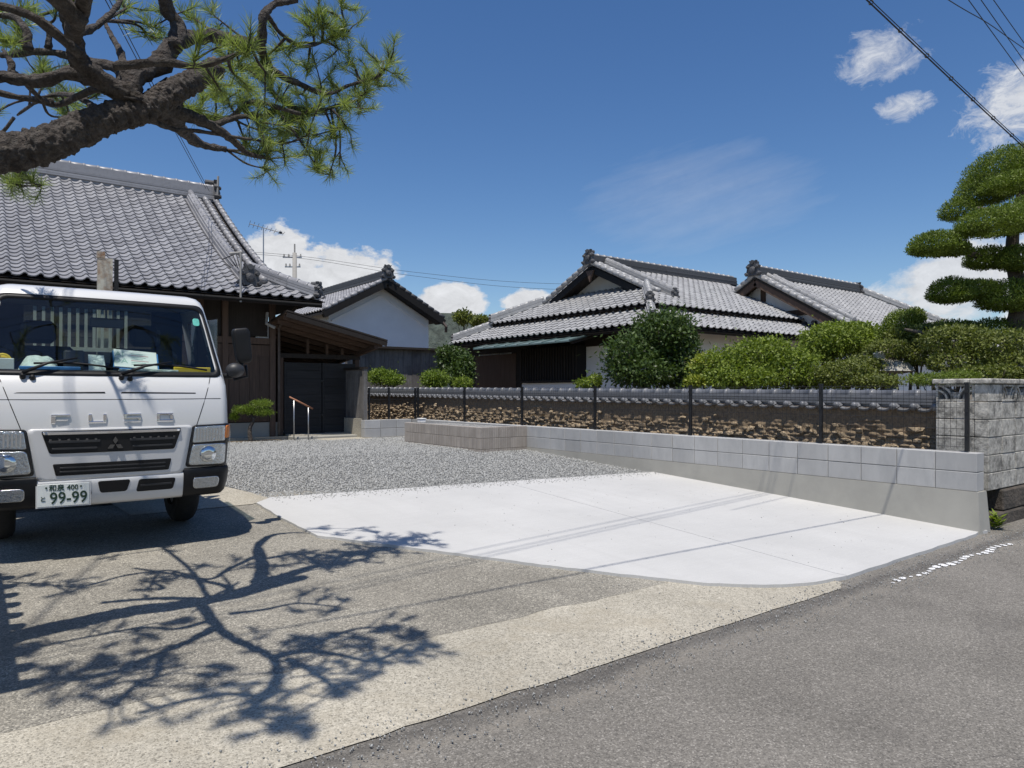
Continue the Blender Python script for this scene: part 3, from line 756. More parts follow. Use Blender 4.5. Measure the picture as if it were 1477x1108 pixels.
MB().tube([(4.32, EY - 0.03, EZ + 0.85), (4.32, EY - 0.03, EZ - 0.18)], 0.022, 6).tube([(4.20, EY + 0.3, EZ + 0.85), (4.36, EY - 0.05, EZ + 0.84)], 0.03, 6).build('conduit', 'pole_concrete', hl)
mb = MB()
for k in range(5): mb.tube([(4.2 + 0.05 * k, EY + 0.25, EZ + 0.55 + 0.05 * math.sin(k)), (4.1 + 0.07 * k, EY + 0.5, EZ + 0.75 + 0.04 * k), (4.4, EY + 0.1, EZ + 0.9)], 0.012, 5)
mb.build('service_wires', 'cable_black', hl)
MB().tube([(5.1, 15.7, 3.2), (5.05, 15.6, 2.95), (5.22, 15.55, 2.86)], 0.035, 7).build('wall_lamp', 'pole_concrete', hl)

# lean-to roof over the gate
lt = root('gate_roof', (6.4, 15.5, 0.4), 'lean-to wooden roof with exposed brown rafters over the dark gate', 'roof')
def lz(x, y): return 3.12 - 0.226 * (x - 5.25) - 0.13 * (y - 15.0)
def LP(x, y, dz=0.0): return Vector((x, y, lz(x, y) + dz))
XL, XR_ = 5.25, 7.55
for k in range(15):
    y0 = 14.95 + 0.28 * k; y1 = y0 + 0.27
    MB().prism([LP(XL, y0), LP(XR_, y0), LP(XR_, y1), LP(XL, y1)], (0, 0, 0), (0, 0, 0.025)).build('roof_board', 'wood_rafter', lt)
for k in range(10):
    y = 15.05 + k * 0.43
    MB().beam(LP(XL, y, -0.05), LP(XR_, y, -0.05), 0.06, 0.09).build('rafter', 'wood_rafter', lt)
MB().prism([LP(XL, 14.88, .03), LP(XR_ + 0.06, 14.88, .03), LP(XR_ + 0.06, 19.2, .03), LP(XL, 19.2, .03)], (0, 0, 0), (0, 0, 0.035)).build('roof_sheet', 'wood_dark', lt)
MB().beam(LP(XL, 14.9, -0.035), LP(XR_ + 0.05, 14.9, -0.035), 0.03, 0.10).build('fascia', 'wood_dark', lt)
MB().beam(LP(7.38, 15.0, -0.14), LP(7.38, 19.0, -0.14), 0.09, 0.09).build('purlin', 'wood_rafter', lt)
MB().box(5.45, 7.45, 16.02, 16.12, 2.24, 2.34).build('beam', 'wood_dark', lt)
for x in (5.5, 7.36): MB().box(x - 0.06, x + 0.06, 16.0, 16.12, 0.42, 2.24).build('post', 'wood_brown', lt)
for x in (6.15, 6.62, 7.0): MB().box(x - 0.03, x + 0.03, 16.04, 16.1, 2.34, lz(x, 16.07) - 0.08).build('strut', 'wood_rafter', lt)
for i in range(10): MB().box(5.4 + i * 0.215, 5.4 + i * 0.215 + 0.207, 18.9, 18.93, 0.42, lz(5.4 + i * 0.215, 18.9) - 0.1).build('back_board', 'wood_brown', lt)
# gate with two leaves of horizontal boards
gt = root('wooden_gate', (6.4, 16.0, 0.42), 'black two-leaf wooden gate of horizontal boards under the lean-to', 'gate')
for x0, x1 in ((5.57, 6.44), (6.47, 7.29)):
    lf = MB().box(x0, x0 + 0.05, 15.96, 16.0, 0.50, 2.14).box(x1 - 0.05, x1, 15.96, 16.0, 0.50, 2.14).box(x0 + 0.05, x1 - 0.05, 15.985, 16.0, 0.52, 2.12).build('leaf', 'wood_gate', gt)
    for k in range(9):
        z = 0.51 + k * 0.181
        MB().box(x0 + 0.052, x1 - 0.052, 15.955 + 0.003 * (k % 3), 15.984, z, z + 0.174).build('board', 'wood_gate', lf)
MB().box(6.42, 6.49, 16.001, 16.02, 0.5, 2.14).build('gap_backing', 'wood_gate', gt)  # dark strip added behind the leaves to block light through their gap
for z in (0.9, 1.7): MB().box(6.43, 6.48, 15.94, 15.957, z, z + 0.04).build('latch', 'metal_black', gt)
MB().box(5.6, 7.32, 15.5, 16.3, 0.38, 0.50, ch=0.01).build('threshold', 'pale_concrete', gt)
stp = root('entrance_step', (6.4, 15.2, 0.4), 'low concrete step in front of the dark gate', 'step')
MB().box(5.55, 7.1, 15.18, 15.68, 0.36, 0.475, ch=0.012).build('step_slab', 'wall_concrete', stp)
MB().box(6.0, 7.12, 14.62, 15.17, 0.36, 0.425, ch=0.012).build('lower_slab', 'pale_concrete', stp)
# weathered post and board beside the gate
ps = root('fence_post', (7.2, 15.0, 0.4), 'weathered wooden post with a board panel beside the gate', 'post')
MB().box(7.0, 7.09, 14.86, 14.95, 0.42, 2.02).build('post', 'wood_grey', ps)
MB().box(6.98, 7.12, 15.0, 15.9, 0.42, 0.85).build('base', 'pale_concrete', ps)
for k in range(4): MB().box(7.03, 7.055, 14.96 + k * 0.24, 14.96 + k * 0.24 + 0.232, 0.86, 1.97).build('board', 'wood_grey', ps)
MB().box(6.99, 7.1, 14.85, 15.95, 1.975, 2.03).build('cap_rail', 'wood_dark', ps)
# handrail
hr = root('handrail', (5.7, 15.4, 0.4), 'short handrail with brown wooden grip and two steel posts by the gate', 'handrail')
for x, y, z in ((5.46, 15.05, 1.29), (5.78, 15.05, 1.13)):
    MB().tube([(x, y, 0.40), (x, y, z)], 0.014, 8).build('rail_post', 'metal_rail', hr, True)
MB().tube([(5.36, 15.05, 1.35), (5.88, 15.05, 1.09)], 0.019, 8).build('grip', 'wood_rail', hr, True)

# ------------------------------------------------------------------ white storehouse
KY = 24.0
ap = pix(566, 392, Y=KY - 0.55); er = pix(641, 461, Y=KY - 0.55); elf = pix(468, 447, Y=KY - 0.55)
kx, kz = ap.x, ap.z - 0.28
hw_ = (er.x - elf.x) / 2; kx = (er.x + elf.x) / 2; ez_ = er.z + 0.03
ks = root('storehouse', (kx, KY + 2, 0.4), 'white plastered storehouse with steep dark tiled gable roof', 'storehouse')
pitch = (kz - ez_) / hw_
wx = hw_ - 0.38
MB().prism([Vector((kx - wx, KY, 0.4)), Vector((kx + wx, KY, 0.4)), Vector((kx + wx, KY, ez_ + pitch * 0.38 - 0.1)), Vector((kx, KY, kz - 0.12)), Vector((kx - wx, KY, ez_ + pitch * 0.38 - 0.1))], (0, 0, 0), (0, 5.2, 0)).build('wall', 'plaster_white', ks)
mb = MB()  # raised plaster band following the gable
for sx in (-1, 1): mb.beam((kx, KY - 0.02, kz - 0.55), (kx + sx * (wx - 0.1), KY - 0.02, kz - 0.55 - pitch * (wx - 0.1)), 0.04, 0.05)
mb.build('gable_band', 'plaster_white', ks)
mb = MB()
for sx in (-1, 1):
    mb.prism([Vector((kx, KY - 0.5, kz - 0.05)), Vector((kx + sx * hw_, KY - 0.5, ez_ - 0.05)), Vector((kx + sx * hw_, KY - 0.5, ez_ - 0.13)), Vector((kx, KY - 0.5, kz - 0.13))], (0, 0, 0), (0, 6.2, 0))
kroof = mb.build('roof', 'wood_dark', ks)
for sx in (-1, 1):
    MB().beam((kx, KY - 0.53, kz - 0.17), (kx + sx * (hw_ + 0.02), KY - 0.53, ez_ - 0.15), 0.06, 0.22).build('bargeboard', 'wood_black', ks)
    MB().beam((kx, KY - 0.30, kz - 0.22), (kx + sx * (hw_ - 0.1), KY - 0.30, ez_ - 0.16), 0.4, 0.12).build('verge_soffit', 'wood_black', ks)
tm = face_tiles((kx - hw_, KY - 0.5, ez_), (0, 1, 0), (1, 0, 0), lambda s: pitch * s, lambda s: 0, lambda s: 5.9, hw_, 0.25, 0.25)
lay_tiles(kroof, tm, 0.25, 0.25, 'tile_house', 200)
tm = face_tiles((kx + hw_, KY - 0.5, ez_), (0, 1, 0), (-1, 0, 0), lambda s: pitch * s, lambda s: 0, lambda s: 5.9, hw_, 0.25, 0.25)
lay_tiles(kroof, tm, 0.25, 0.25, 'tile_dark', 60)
ridge(ks, [(kx, KY - 0.5, kz), (kx, KY + 5.6, kz)], 0.34, 5, 0.055, 0.08, 0.3, 'tile_dark', 'tile_dark', 'main_ridge')
oni(ks, (kx, KY - 0.5, kz + 0.02), (0, -1, 0), 0.5)
for sx in (-1, 1):
    L = math.hypot(hw_, kz - ez_); nseg = int(L / 0.25)
    for i in range(nseg):
        a = Vector((kx + sx * hw_ * (1 - i / nseg), KY - 0.5, lerp(ez_, kz, i / nseg) + 0.05)); b = Vector((kx + sx * hw_ * (1 - (i + 1.05) / nseg), KY - 0.5, lerp(ez_, kz, (i + 1.05) / nseg) + 0.035))
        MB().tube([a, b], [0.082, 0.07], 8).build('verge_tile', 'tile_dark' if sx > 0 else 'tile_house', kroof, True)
MB().tube([(kx + hw_ - .05, KY - 0.5, ez_ - 0.12), (kx + hw_ + 0.05, KY - 0.6, ez_ - 0.3), (kx + hw_ + 0.1, KY - 0.5, ez_ - 0.5)], 0.06, 7).build('gutter_spout', 'gutter_copper', ks)
# board fence in front of the storehouse
bf_ = root('board_fence', (9.5, 20.5, 0.4), 'tall weathered grey vertical board fence below the white storehouse', 'fence')
pA = pix(520, 500, Y=20.3); pB = pix(628, 508, Y=20.3)
nb = int((pB.x - pA.x + 0.9) / 0.165)
for i in range(nb):
    x = pA.x - 0.5 + i * 0.165
    MB().box(x, x + 0.157, 20.30 + 0.006 * (i % 2), 20.325 + 0.006 * (i % 2), 0.42, pA.z - 0.03 - 0.02 * random.random()).build('board', 'wood_grey', bf_)
MB().box(pA.x - 0.55, pB.x + 0.25, 20.1, 20.5, pA.z - 0.04, pA.z + 0.03).build('cap_board', 'wood_dark', bf_)
MB().box(pA.x - 0.5, pB.x + 0.2, 20.34, 20.42, 1.2, 1.3).build('rail', 'wood_grey', bf_)

# ------------------------------------------------------------------ neighbour's house (stepped hip-and-gable roof)
nh = root('tiled_villa', (16, 15.6, 0.4), 'old house with stepped silver tiled roof and teal awning behind the earthen wall', 'house')
X0, Y0, Y1, X1 = 12.5, 11.15, 20.15, 21.2; NZ = 3.05; SL = 0.46
SK = 1.1; UP0 = 0.95; STEP = 0.19; YC = (Y0 + Y1) / 2; half = YC - Y0
zs = NZ + SL * SK; zu = NZ + SL * UP0 + STEP      # top of skirt, start of upper roof
GX = 15.3; VX = 14.75
zr = zu + SL * (half - UP0)
MB().box(X0 + 0.85, X1, Y0 + 0.85, Y1 - 0.85, 0.4, NZ + 0.25).build('wall', 'plaster_white', nh)
mb = MB()
def fr_(a, b, z0, z1, xe):   # hip frustum deck between insets a and b
    mb.add([(X0 + a, Y0 + a, z0), (xe, Y0 + a, z0), (xe, Y1 - a, z0), (X0 + a, Y1 - a, z0), (X0 + b, Y0 + b, z1), (xe, Y0 + b, z1), (xe, Y1 - b, z1), (X0 + b, Y1 - b, z1)],
           [(0, 1, 5, 4), (3, 0, 4, 7), (2, 3, 7, 6)])
fr_(0, SK + 0.1, NZ - 0.05, zs + 0.0, X1)
fr_(SK - 0.04, SK - 0.041, zs - 0.1, zu + 0.0, X1)
fr_(UP0, GX - X0, zu - 0.05, zu + SL * (GX - X0 - UP0) - 0.05, X1)
mb.add([(VX, YC, zr - 0.05), (VX, Y0 + 2.2, zu + SL * (2.2 - UP0) - 0.05), (X1, Y0 + 2.2, zu + SL * (2.2 - UP0) - 0.05), (X1, YC, zr - 0.05), (X1, Y1 - 2.2, zu + SL * (2.2 - UP0) - 0.05), (VX, Y1 - 2.2, zu + SL * (2.2 - UP0) - 0.05)], [(0, 1, 2, 3), (0, 3, 4, 5)])
mb.box(X0 + 0.05, X1, Y0 + 0.05, Y0 + 0.1, NZ - 0.14, NZ - 0.06).box(X0 + 0.05, X0 + 0.1, Y0 + 0.11, Y1 - 0.05, NZ - 0.14, NZ - 0.06)
nroof = mb.build('roof', 'wood_dark', nh)
MB().add([(X0, Y0, NZ - 0.1), (X1, Y0, NZ - 0.1), (X1, Y0 + 0.9, NZ + 0.22), (X0 + 0.9, Y0 + 0.9, NZ + 0.22), (X0 + 0.9, Y1 - 0.9, NZ + 0.22), (X0, Y1, NZ - 0.1)], [(0, 1, 2, 3), (0, 3, 4, 5)]).build('soffit', 'wood_dark', nh)
w_, L_ = 0.255, 0.235
pl_ = lambda s: SL * s
T = []
# left (street of -X) lower and upper; u runs along +Y from Y0
T += face_tiles((X0, Y0, NZ), (0, 1, 0), (1, 0, 0), pl_, lambda s: s, lambda s: 2 * half - s, SK + 0.02, w_, L_)
T += face_tiles((X0, Y0, NZ + STEP), (0, 1, 0), (1, 0, 0), pl_, lambda s: s, lambda s: 2 * half - s, GX - X0 + 0.1, w_, L_, s0=UP0)
# front (-Y) lower and upper
T += face_tiles((X0, Y0, NZ), (1, 0, 0), (0, 1, 0), pl_, lambda s: s, lambda s: X1 - X0, SK + 0.02, w_, L_)
T += face_tiles((X0, Y0, NZ + STEP), (1, 0, 0), (0, 1, 0), pl_, lambda s: min(s, VX - X0), lambda s: X1 - X0, half - 0.15, w_, L_, s0=UP0)
lay_tiles(nroof, T, w_, L_, 'tile_old', 298)
# dark step band
MB().box(X0 + SK - 0.03, X0 + SK + 0.1, Y0 + SK, Y1 - SK, zs - 0.12, zu - 0.04).box(X0 + SK + 0.11, X1, Y0 + SK - 0.03, Y0 + SK + 0.1, zs - 0.12, zu - 0.04).build('step_band', 'tile_dark', nh)
# gable
mb = MB(); gzb = zu + SL * (GX - X0 - UP0)
hy = (zr - gzb - 0.1) / SL
mb.prism([Vector((GX, YC - hy, gzb)), Vector((GX, YC + hy, gzb)), Vector((GX, YC, zr - 0.12))], (0, 0, 0), (0.1, 0, 0)); mb.build('gable_wall', 'plaster_cream', nh)
for sy in (-1, 1):
    MB().beam((VX + 0.05, YC, zr - 0.14), (VX + 0.05, YC + sy * (hy + 0.35), zr - 0.14 - SL * (hy + 0.35)), 0.06, 0.2).build('bargeboard', 'wood_black', nh)
    MB().beam((VX + 0.3, YC, zr - 0.17), (VX + 0.3, YC + sy * (hy + 0.3), zr - 0.17 - SL * (hy + 0.3)), 0.5, 0.04).build('verge_soffit', 'wood_dark', nh)
MB().prism([Vector((VX + 0.02, YC - 0.16, zr - 0.2)), Vector((VX + 0.02, YC, zr - 0.55)), Vector((VX + 0.02, YC + 0.16, zr - 0.2))], (0, 0, 0), (-0.05, 0, 0)).build('gable_pendant', 'wood_brown', nh)
ridge(nh, [(VX - 0.02, YC, zr - 0.02), (18, YC, zr - 0.02), (X1 + 0.6, YC, zr - 0.02)], 0.34, 5, 0.055, 0.08, 0.28, 'tile_old', 'tile_dark', 'main_ridge')
oni(nh, (VX - 0.02, YC, zr), (-1, 0, 0), 0.44)
def rl(x, s0, s1, sy):   # points along front/back slope at given X
    yb = Y0 if sy < 0 else Y1
    return [(x, yb - sy * lerp(s0, s1, i / 4) , NZ + STEP + SL * lerp(s0, s1, i / 4) + 0.03) for i in range(5)]
for sy in (-1, 1):
    ridge(nh, rl(VX + 0.55, 1.75, half - 0.15, sy), 0.24, 4, 0.05, 0.075, 0.26, 'tile_old', 'tile_old', 'descending_ridge')
    oni(nh, (VX + 0.55, (Y0 + 1.75) if sy < 0 else (Y1 - 1.75), NZ + STEP + SL * 1.75), (0, sy, 0), 0.28)
    for xo in (0.0, 0.24):
        pts = rl(VX + xo, 2.0, half, sy); nseg = 10
        P0, P1 = Vector(pts[0]), Vector(pts[-1])
        for i in range(nseg):
            a = P0.lerp(P1, i / nseg) + Vector((0, 0, 0.05)); b = P0.lerp(P1, (i + 1.05) / nseg) + Vector((0, 0, 0.035))
            MB().tube([a, b], [0.08, 0.068], 8).build('verge_tile', 'tile_old', nroof, True)
# hips
for sy, yb in ((-1, Y0), (1, Y1)):
    hpt = lambda s, st: (X0 + s, yb - sy * s, NZ + st + SL * s + 0.03)
    ridge(nh, [hpt(0.15, 0), hpt(SK, 0)], 0.22, 3, 0.055, 0.075, 0.26, 'tile_old', 'tile_old', 'hip_ridge')
    ridge(nh, [hpt(UP0 + 0.1, STEP), hpt(GX - X0 - 0.55, STEP)], 0.22, 4, 0.05, 0.075, 0.26, 'tile_old', 'tile_old', 'hip_ridge')
    oni(nh, hpt(0.15, 0), (-1, sy, 0), 0.24); oni(nh, hpt(UP0 + 0.1, STEP), (-1, sy, 0), 0.26)
# facade on the -X side
WXN = X0 + 0.85
def fac(name, mat, xa, xb, ya, yb, out0=0.0, out1=0.03):   # photo pixel columns & rows on the wall plane
    a = pix(xa, ya, X=WXN - out1); b = pix(xb, yb, X=WXN - out1)
    y0, y1 = sorted((a.y, b.y)); z0 = CAM_H + (HZ_PX - yb) / F_PX * (a.xy.length * 0 + (b.x * FWD[0] + b.y * FWD[1])); z1 = a.z
    return MB().box(WXN - out1, WXN - out0, y0, y1, min(z0, z1), max(z0, z1)).build(name, mat, nh)
fac('shutter_door', 'wood_brown', 686, 744, 514, 562, -0.01, 0.05)
fac('dark_eave_band', 'wood_dark', 668, 930, 486, 494, 0.0, 0.04)
fac('plaster_panel', 'plaster_cream', 692, 720, 494, 513, 0.0, 0.02)
fac('dark_wall', 'wood_dark', 650, 690, 497, 575, 0, 0.022)
fac('dark_wall', 'wood_dark', 738, 752, 505, 570, 0, 0.035)
fac('corner_column', 'wood_dark', 833, 837, 494, 575, 0, 0.06)
b0 = pix(751, 505, X=WXN - 0.35); b1 = pix(832, 548, X=WXN - 0.35)
by0, by1 = b1.y, b0.y; bz0, bz1 = b1.z, b1.z + 1.0
bay = MB().box(WXN - 0.33, WXN, by0, by1, bz0, bz0 + 0.95).build('bay_window', 'dark_void', nh)
nsl = 22
for i in range(nsl):
    y = lerp(by0 + 0.02, by1 - 0.02, i / (nsl - 1)); MB().box(WXN - 0.365, WXN - 0.335, y - 0.017, y + 0.017, bz0, bz0 + 0.94).build('slat', 'wood_dark', bay)
MB().box(WXN - 0.38, WXN, by0 - 0.05, by1 + 0.05, bz0 - 0.06, bz0 - 0.002).build('bay_sill', 'wood_dark', nh)
MB().box(WXN - 0.30, WXN - 0.01, by0 + 0.03, by1, 0.4, bz0 - 0.07).build('bay_base', 'plaster_white', nh)
aw0 = pix(706, 502, X=WXN - 0.75); aw1 = pix(846, 490, X=WXN - 0.75)
zz = (aw0.z + aw1.z) / 2
aw = MB().prism([Vector((WXN - 1.35, aw1.y, zz - 0.08)), Vector((WXN - 1.35, aw0.y, zz - 0.08)), Vector((WXN, aw0.y, zz + 0.26)), Vector((WXN, aw1.y, zz + 0.26))], (0, 0, 0), (0, 0, 0.035)).build('awning', 'metal_teal', nh)
for i in range(9):
    y = lerp(aw1.y, aw0.y, i / 8); MB().beam((WXN - 1.35, y, zz - 0.035), (WXN, y, zz + 0.305), 0.03, 0.03).build('awning_seam', 'metal_teal', aw)
for i in range(4):
    y = lerp(aw1.y + 0.1, aw0.y - 0.1, i / 3); MB().beam((WXN - 1.2, y, zz - 0.09), (WXN, y, zz + 0.2), 0.05, 0.07).build('awning_bracket', 'wood_dark', aw)
for i in range(26):
    y = Y0 + 0.2 + i * 0.34; MB().beam((X0 + 0.08, y, NZ - 0.09), (X0 + 0.9, y, NZ + 0.22), 0.05, 0.06).build('rafter', 'wood_brown', nh)

# ------------------------------------------------------------------ neighbour's wing with a gable
wg = root('gabled_wing', (24, 13.5, 0.4), 'house wing with white gable and silver tiled roof behind the garden shrubs', 'house')
WX, WY, WZ, WE = 20.0, 13.55, 5.2, 9.8
psl = 0.59; ze = WZ - psl * (WY - WE); yb_ = WY + 3.6; wend = 26.5
MB().prism([Vector((WX + 0.5, WE + 0.8, 0.4)), Vector((WX + 0.5, yb_ - 0.6, 0.4)), Vector((WX + 0.5, yb_ - 0.6, ze + 0.35)), Vector((WX + 0.5, WY, WZ - 0.15)), Vector((WX + 0.5, WE + 0.8, ze + 0.35))], (0, 0, 0), (8, 0, 0)).build('wall', 'plaster_white', wg)
mb = MB()
for sy, ye in ((-1, WE), (1, yb_)):
    mb.prism([Vector((WX, WY, WZ - 0.05)), Vector((WX, ye, WZ - 0.05 - psl * abs(WY - ye))), Vector((wend + abs(WY - ye), ye, WZ - 0.05 - psl * abs(WY - ye))), Vector((wend, WY, WZ - 0.05))], (0, 0, -0.07), (0, 0, 0))
wroof = mb.build('roof', 'wood_dark', wg)
T = face_tiles((WX, WE, ze), (1, 0, 0), (0, 1, 0), lambda s: psl * s, lambda s: 0, lambda s: wend - WX + (WY - WE) - s, WY - WE - 0.12, 0.26, 0.24)
lay_tiles(wroof, T, 0.26, 0.24, 'tile_old', 200)
ridge(wg, [(WX - 0.02, WY, WZ - 0.02), (wend, WY, WZ - 0.02)], 0.34, 5, 0.06, 0.085, 0.3, 'tile_old', 'tile_dark', 'main_ridge')
oni(wg, (WX - 0.02, WY, WZ), (-1, 0, 0), 0.5)
oni(wg, (wend, WY, WZ - 0.05), (1, -0.3, 0), 0.45)
ridge(wg, [(wend + WY - WE - 0.2, WE + 0.2, ze + 0.12), (wend + 0.1, WY - 0.1, WZ)], 0.26, 3, 0.055, 0.08, 0.3, 'tile_old', 'tile_old', 'hip_ridge')
for xo in (0.5, 0.85):
    ridge(wg, [(WX + xo, WE + 0.25 + xo, ze + psl * (0.25 + xo) + 0.03), (WX + xo, WY - 0.12, WZ - 0.06)], 0.2, 3, 0.045, 0.075, 0.28, 'tile_old', 'tile_old', 'descending_ridge')
for sy, ye in ((-1, WE), (1, yb_)):
    dY = abs(WY - ye); nseg = 15
    P0 = Vector((WX, ye, WZ - psl * dY)); P1 = Vector((WX, WY, WZ))
    for xo in (0.02, 0.26):
        for i in range(nseg):
            a = P0.lerp(P1, i / nseg) + Vector((xo, 0, 0.06)); b = P0.lerp(P1, (i + 1.05) / nseg) + Vector((xo, 0, 0.045))
            MB().tube([a, b], [0.085, 0.072], 8).build('verge_tile', 'tile_old', wroof, True)
    MB().beam((WX + 0.05, WY, WZ - 0.2), (WX + 0.05, ye, WZ - 0.2 - psl * dY), 0.07, 0.24).build('bargeboard', 'wood_brown', wg)
    MB().beam((WX + 0.3, WY, WZ - 0.16), (WX + 0.3, ye, WZ - 0.16 - psl * dY), 0.45, 0.05).build('verge_soffit', 'wood_brown', wg)
MB().box(WX + 0.44, WX + 0.5, WE + 2.2, yb_ - 2.0, WZ - 1.35, WZ - 1.18).build('tie_beam', 'wood_brown', wg)
MB().box(WX + 0.44, WX + 0.5, WY - 0.08, WY + 0.08, WZ - 1.17, WZ - 0.3).build('king_post', 'wood_brown', wg)
for i in range(9): MB().tube([(WX + 0.36, WE + 1.3 + i * 0.33, WZ - 1.62), (WX + 0.5, WE + 1.3 + i * 0.33, WZ - 1.62)], 0.07, 8).build('eave_end_tile', 'tile_dark', wg)
MB().prism([Vector((WX + 0.1, WE + 0.6, WZ - 2.0)), Vector((WX + 0.1, yb_ - 0.8, WZ - 2.0)), Vector((WX + 0.5, yb_ - 0.8, WZ - 1.7)), Vector((WX + 0.5, WE + 0.6, WZ - 1.7))], (0, 0, 0), (0, 0, 0.05)).build('pent_roof', 'tile_dark', wg)

# ------------------------------------------------------------------ earthen wall with tile coping
XE = 8.86
ew = root('earthen_wall', (9.0, 11, 0.4), 'old crumbling clay boundary wall with a coping of silver tiles', 'wall')
yA, yB = 3.55, 19.5
def ewz(y): return 1.40 + 0.008 * (y - 3.5)      # ridge base height along the wall
core = []; fs = []
ny = 760; nz = 56
for j in range(nz + 1):
    for i in range(ny + 1):
        y = lerp(yA, yB, i / ny); t = j / nz; z = lerp(0.38, ewz(y) - 0.14, t)
        er_ = -max(0, 0.62 - t) * 0.03
        lay = (z - 0.012 * (y - 3.5) * 0.7 + 0.012 * mnoise.noise(Vector((y * 1.5, z * 3, 2)))) / 0.056; fr0 = lay - math.floor(lay)
        gate = max(0.0, min(1.0, (0.80 - t + 0.45 * mnoise.noise(Vector((y * 1.7, math.floor(lay) * 0.9, 5)))) / 0.22))
        brk = 0.55 + 0.9 * mnoise.noise(Vector((y * 11, math.floor(lay) * 3.7, 9)))
        x = XE + 0.012 * mnoise.noise(Vector((y * 9, z * 9, 3))) - gate * (0.05 * max(0.0, brk) * (1 - (2 * fr0 - 1) ** 4) + 0.014 * mnoise.noise(Vector((y * 24, z * 24, 1)))) + 0.015 * gate
        core.append((x, y, z))
b = nz * (ny + 1)
for j in range(nz):
    for i in range(ny): fs.append((j * (ny + 1) + i, (j + 1) * (ny + 1) + i, (j + 1) * (ny + 1) + i + 1, j * (ny + 1) + i + 1))
mk('clay_core', core, fs, 'clay', ew, True)
MB().box(XE + 0.12, 9.18, yA, yB, 0.3, 1.22).build('clay_back', 'clay', ew)
# lumps of clay and stone showing where the plaster has fallen
ico = bmesh.new(); bmesh.ops.create_icosphere(ico, subdivisions=1, radius=1)
iv = np.array([v.co[:] for v in ico.verts]); iff = np.array([[v.index for v in f.verts] for f in ico.faces]); ico.free()
VV = []; FF = []; kk = 0; rr_ = np.random.default_rng(5); bigl = []
rows = list(np.arange(0.44, 1.10, 0.052))
iv = np.sign(iv) * np.abs(iv) ** 0.62
for ri, zc in enumerate(rows):
    y = yA + rr_.uniform(0, 0.1)
    while y < yB:
        ln = rr_.uniform(0.035, 0.10) * (1.6 if rr_.random() < 0.15 else 1); prob = 0.55 if ri < 8 else max(0.05, 0.4 - 0.1 * (ri - 8))
        prob *= 0.9 + 0.4 * mnoise.noise(Vector((y * 1.3, zc * 4, 7)))
        if rr_.random() < prob:
            s = np.array([rr_.uniform(0.012, 0.034), ln * 0.6, rr_.uniform(0.016, 0.038)])
            v = iv * s * (1 + rr_.uniform(-0.38, 0.38, (len(iv), 1)))
            v = v + np.array([XE - 0.02 - 0.03 * max(0, 0.9 - zc) + rr_.uniform(-0.02, 0.02), y + ln / 2, zc + 0.012 * (y - 3.5) * 0.8 + rr_.uniform(-0.026, 0.026)])
            if y < 9 and len(bigl) < 290 and ln > 0.07: bigl.append(v)
            else: VV.append(v); FF.append(iff + kk); kk += len(iv)
        y += ln * rr_.uniform(0.85, 1.15)
for v in bigl: mk('clay_lump', v, iff, 'clay_rubble', ew)
tag(mk_big('clay_rubble', np.vstack(VV), np.vstack(FF), 'clay_rubble', ew), kind='stuff')
# coping: small pantiles on the near side, stacked ridge, round cap tiles
ct = []
y = yA
Vt, Ft = tile_geo(0.235, 0.19, h=0.048, lift=0.02)
while y < yB - 0.2:
    t = Vector((0.93, 0, 0.36)).normalized(); x = Vector((0, -1, 0)); nn = x.cross(t)
    if nn.z < 0: x = -x; nn = -nn
    o_ = Vector((XE - 0.05, y + (0.235 if x.y < 0 else 0), ewz(y) - 0.17))
    ct.append(Matrix(((x.x, t.x, nn.x, o_.x), (x.y, t.y, nn.y, o_.y), (x.z, t.z, nn.z, o_.z), (0, 0, 0, 1)))); y += 0.235
to = mk('c', Vt, Ft, 'tile_wall', None, True); tme = to.data; bpy.data.objects.remove(to)
bo = MB().tube([(0, -0.012, 0), (0, 0.03, 0)], [0.040, 0.042], 10).build('b', 'tile_wall', None, True); bme = bo.data; bpy.data.objects.remove(bo)
for m in ct:
    o = place('coping_tile', tme, m, ew)
    place('round_end', bme, m @ Matrix.Translation((0.19, 0, 0.045)), o)
for (yy0, yy1) in [(yA, yB)]:
    mb = MB()
    for k in range(3): mb.beam((XE + 0.11, yy0, ewz(yy0) - 0.085 + k * 0.034), (XE + 0.11, yy1, ewz(yy1) - 0.085 + k * 0.034), 0.2 - 0.02 * k + 0.02 * (k % 2), 0.027)
    mb.beam((XE + 0.11, yy0, ewz(yy0) - 0.06), (XE + 0.11, yy1, ewz(yy1) - 0.06), 0.14, 0.14)
    rd = mb.build('coping_ridge', 'tile_wall', ew)
me = cap_mesh(0.062, 0.27, 'tile_wall'); y = yA
while y < yB - 0.2:
    place('cap_tile', me, Matrix.Translation((XE + 0.11, y, ewz(y) + 0.012)), rd); y += 0.27
MB().prism([Vector((XE + 0.25, yA, ewz(yA) - 0.05)), Vector((XE + 0.42, yA, ewz(yA) - 0.14)), Vector((XE + 0.42, yB, ewz(yB) - 0.14)), Vector((XE + 0.25, yB, ewz(yB) - 0.05))], (0, 0, -0.03), (0, 0, 0.02)).build('coping_back', 'tile_dark', ew)
oni(ew, (XE + 0.11, yA + 0.02, ewz(yA) - 0.1), (0, -1, 0), 0.2, 'tile_wall')

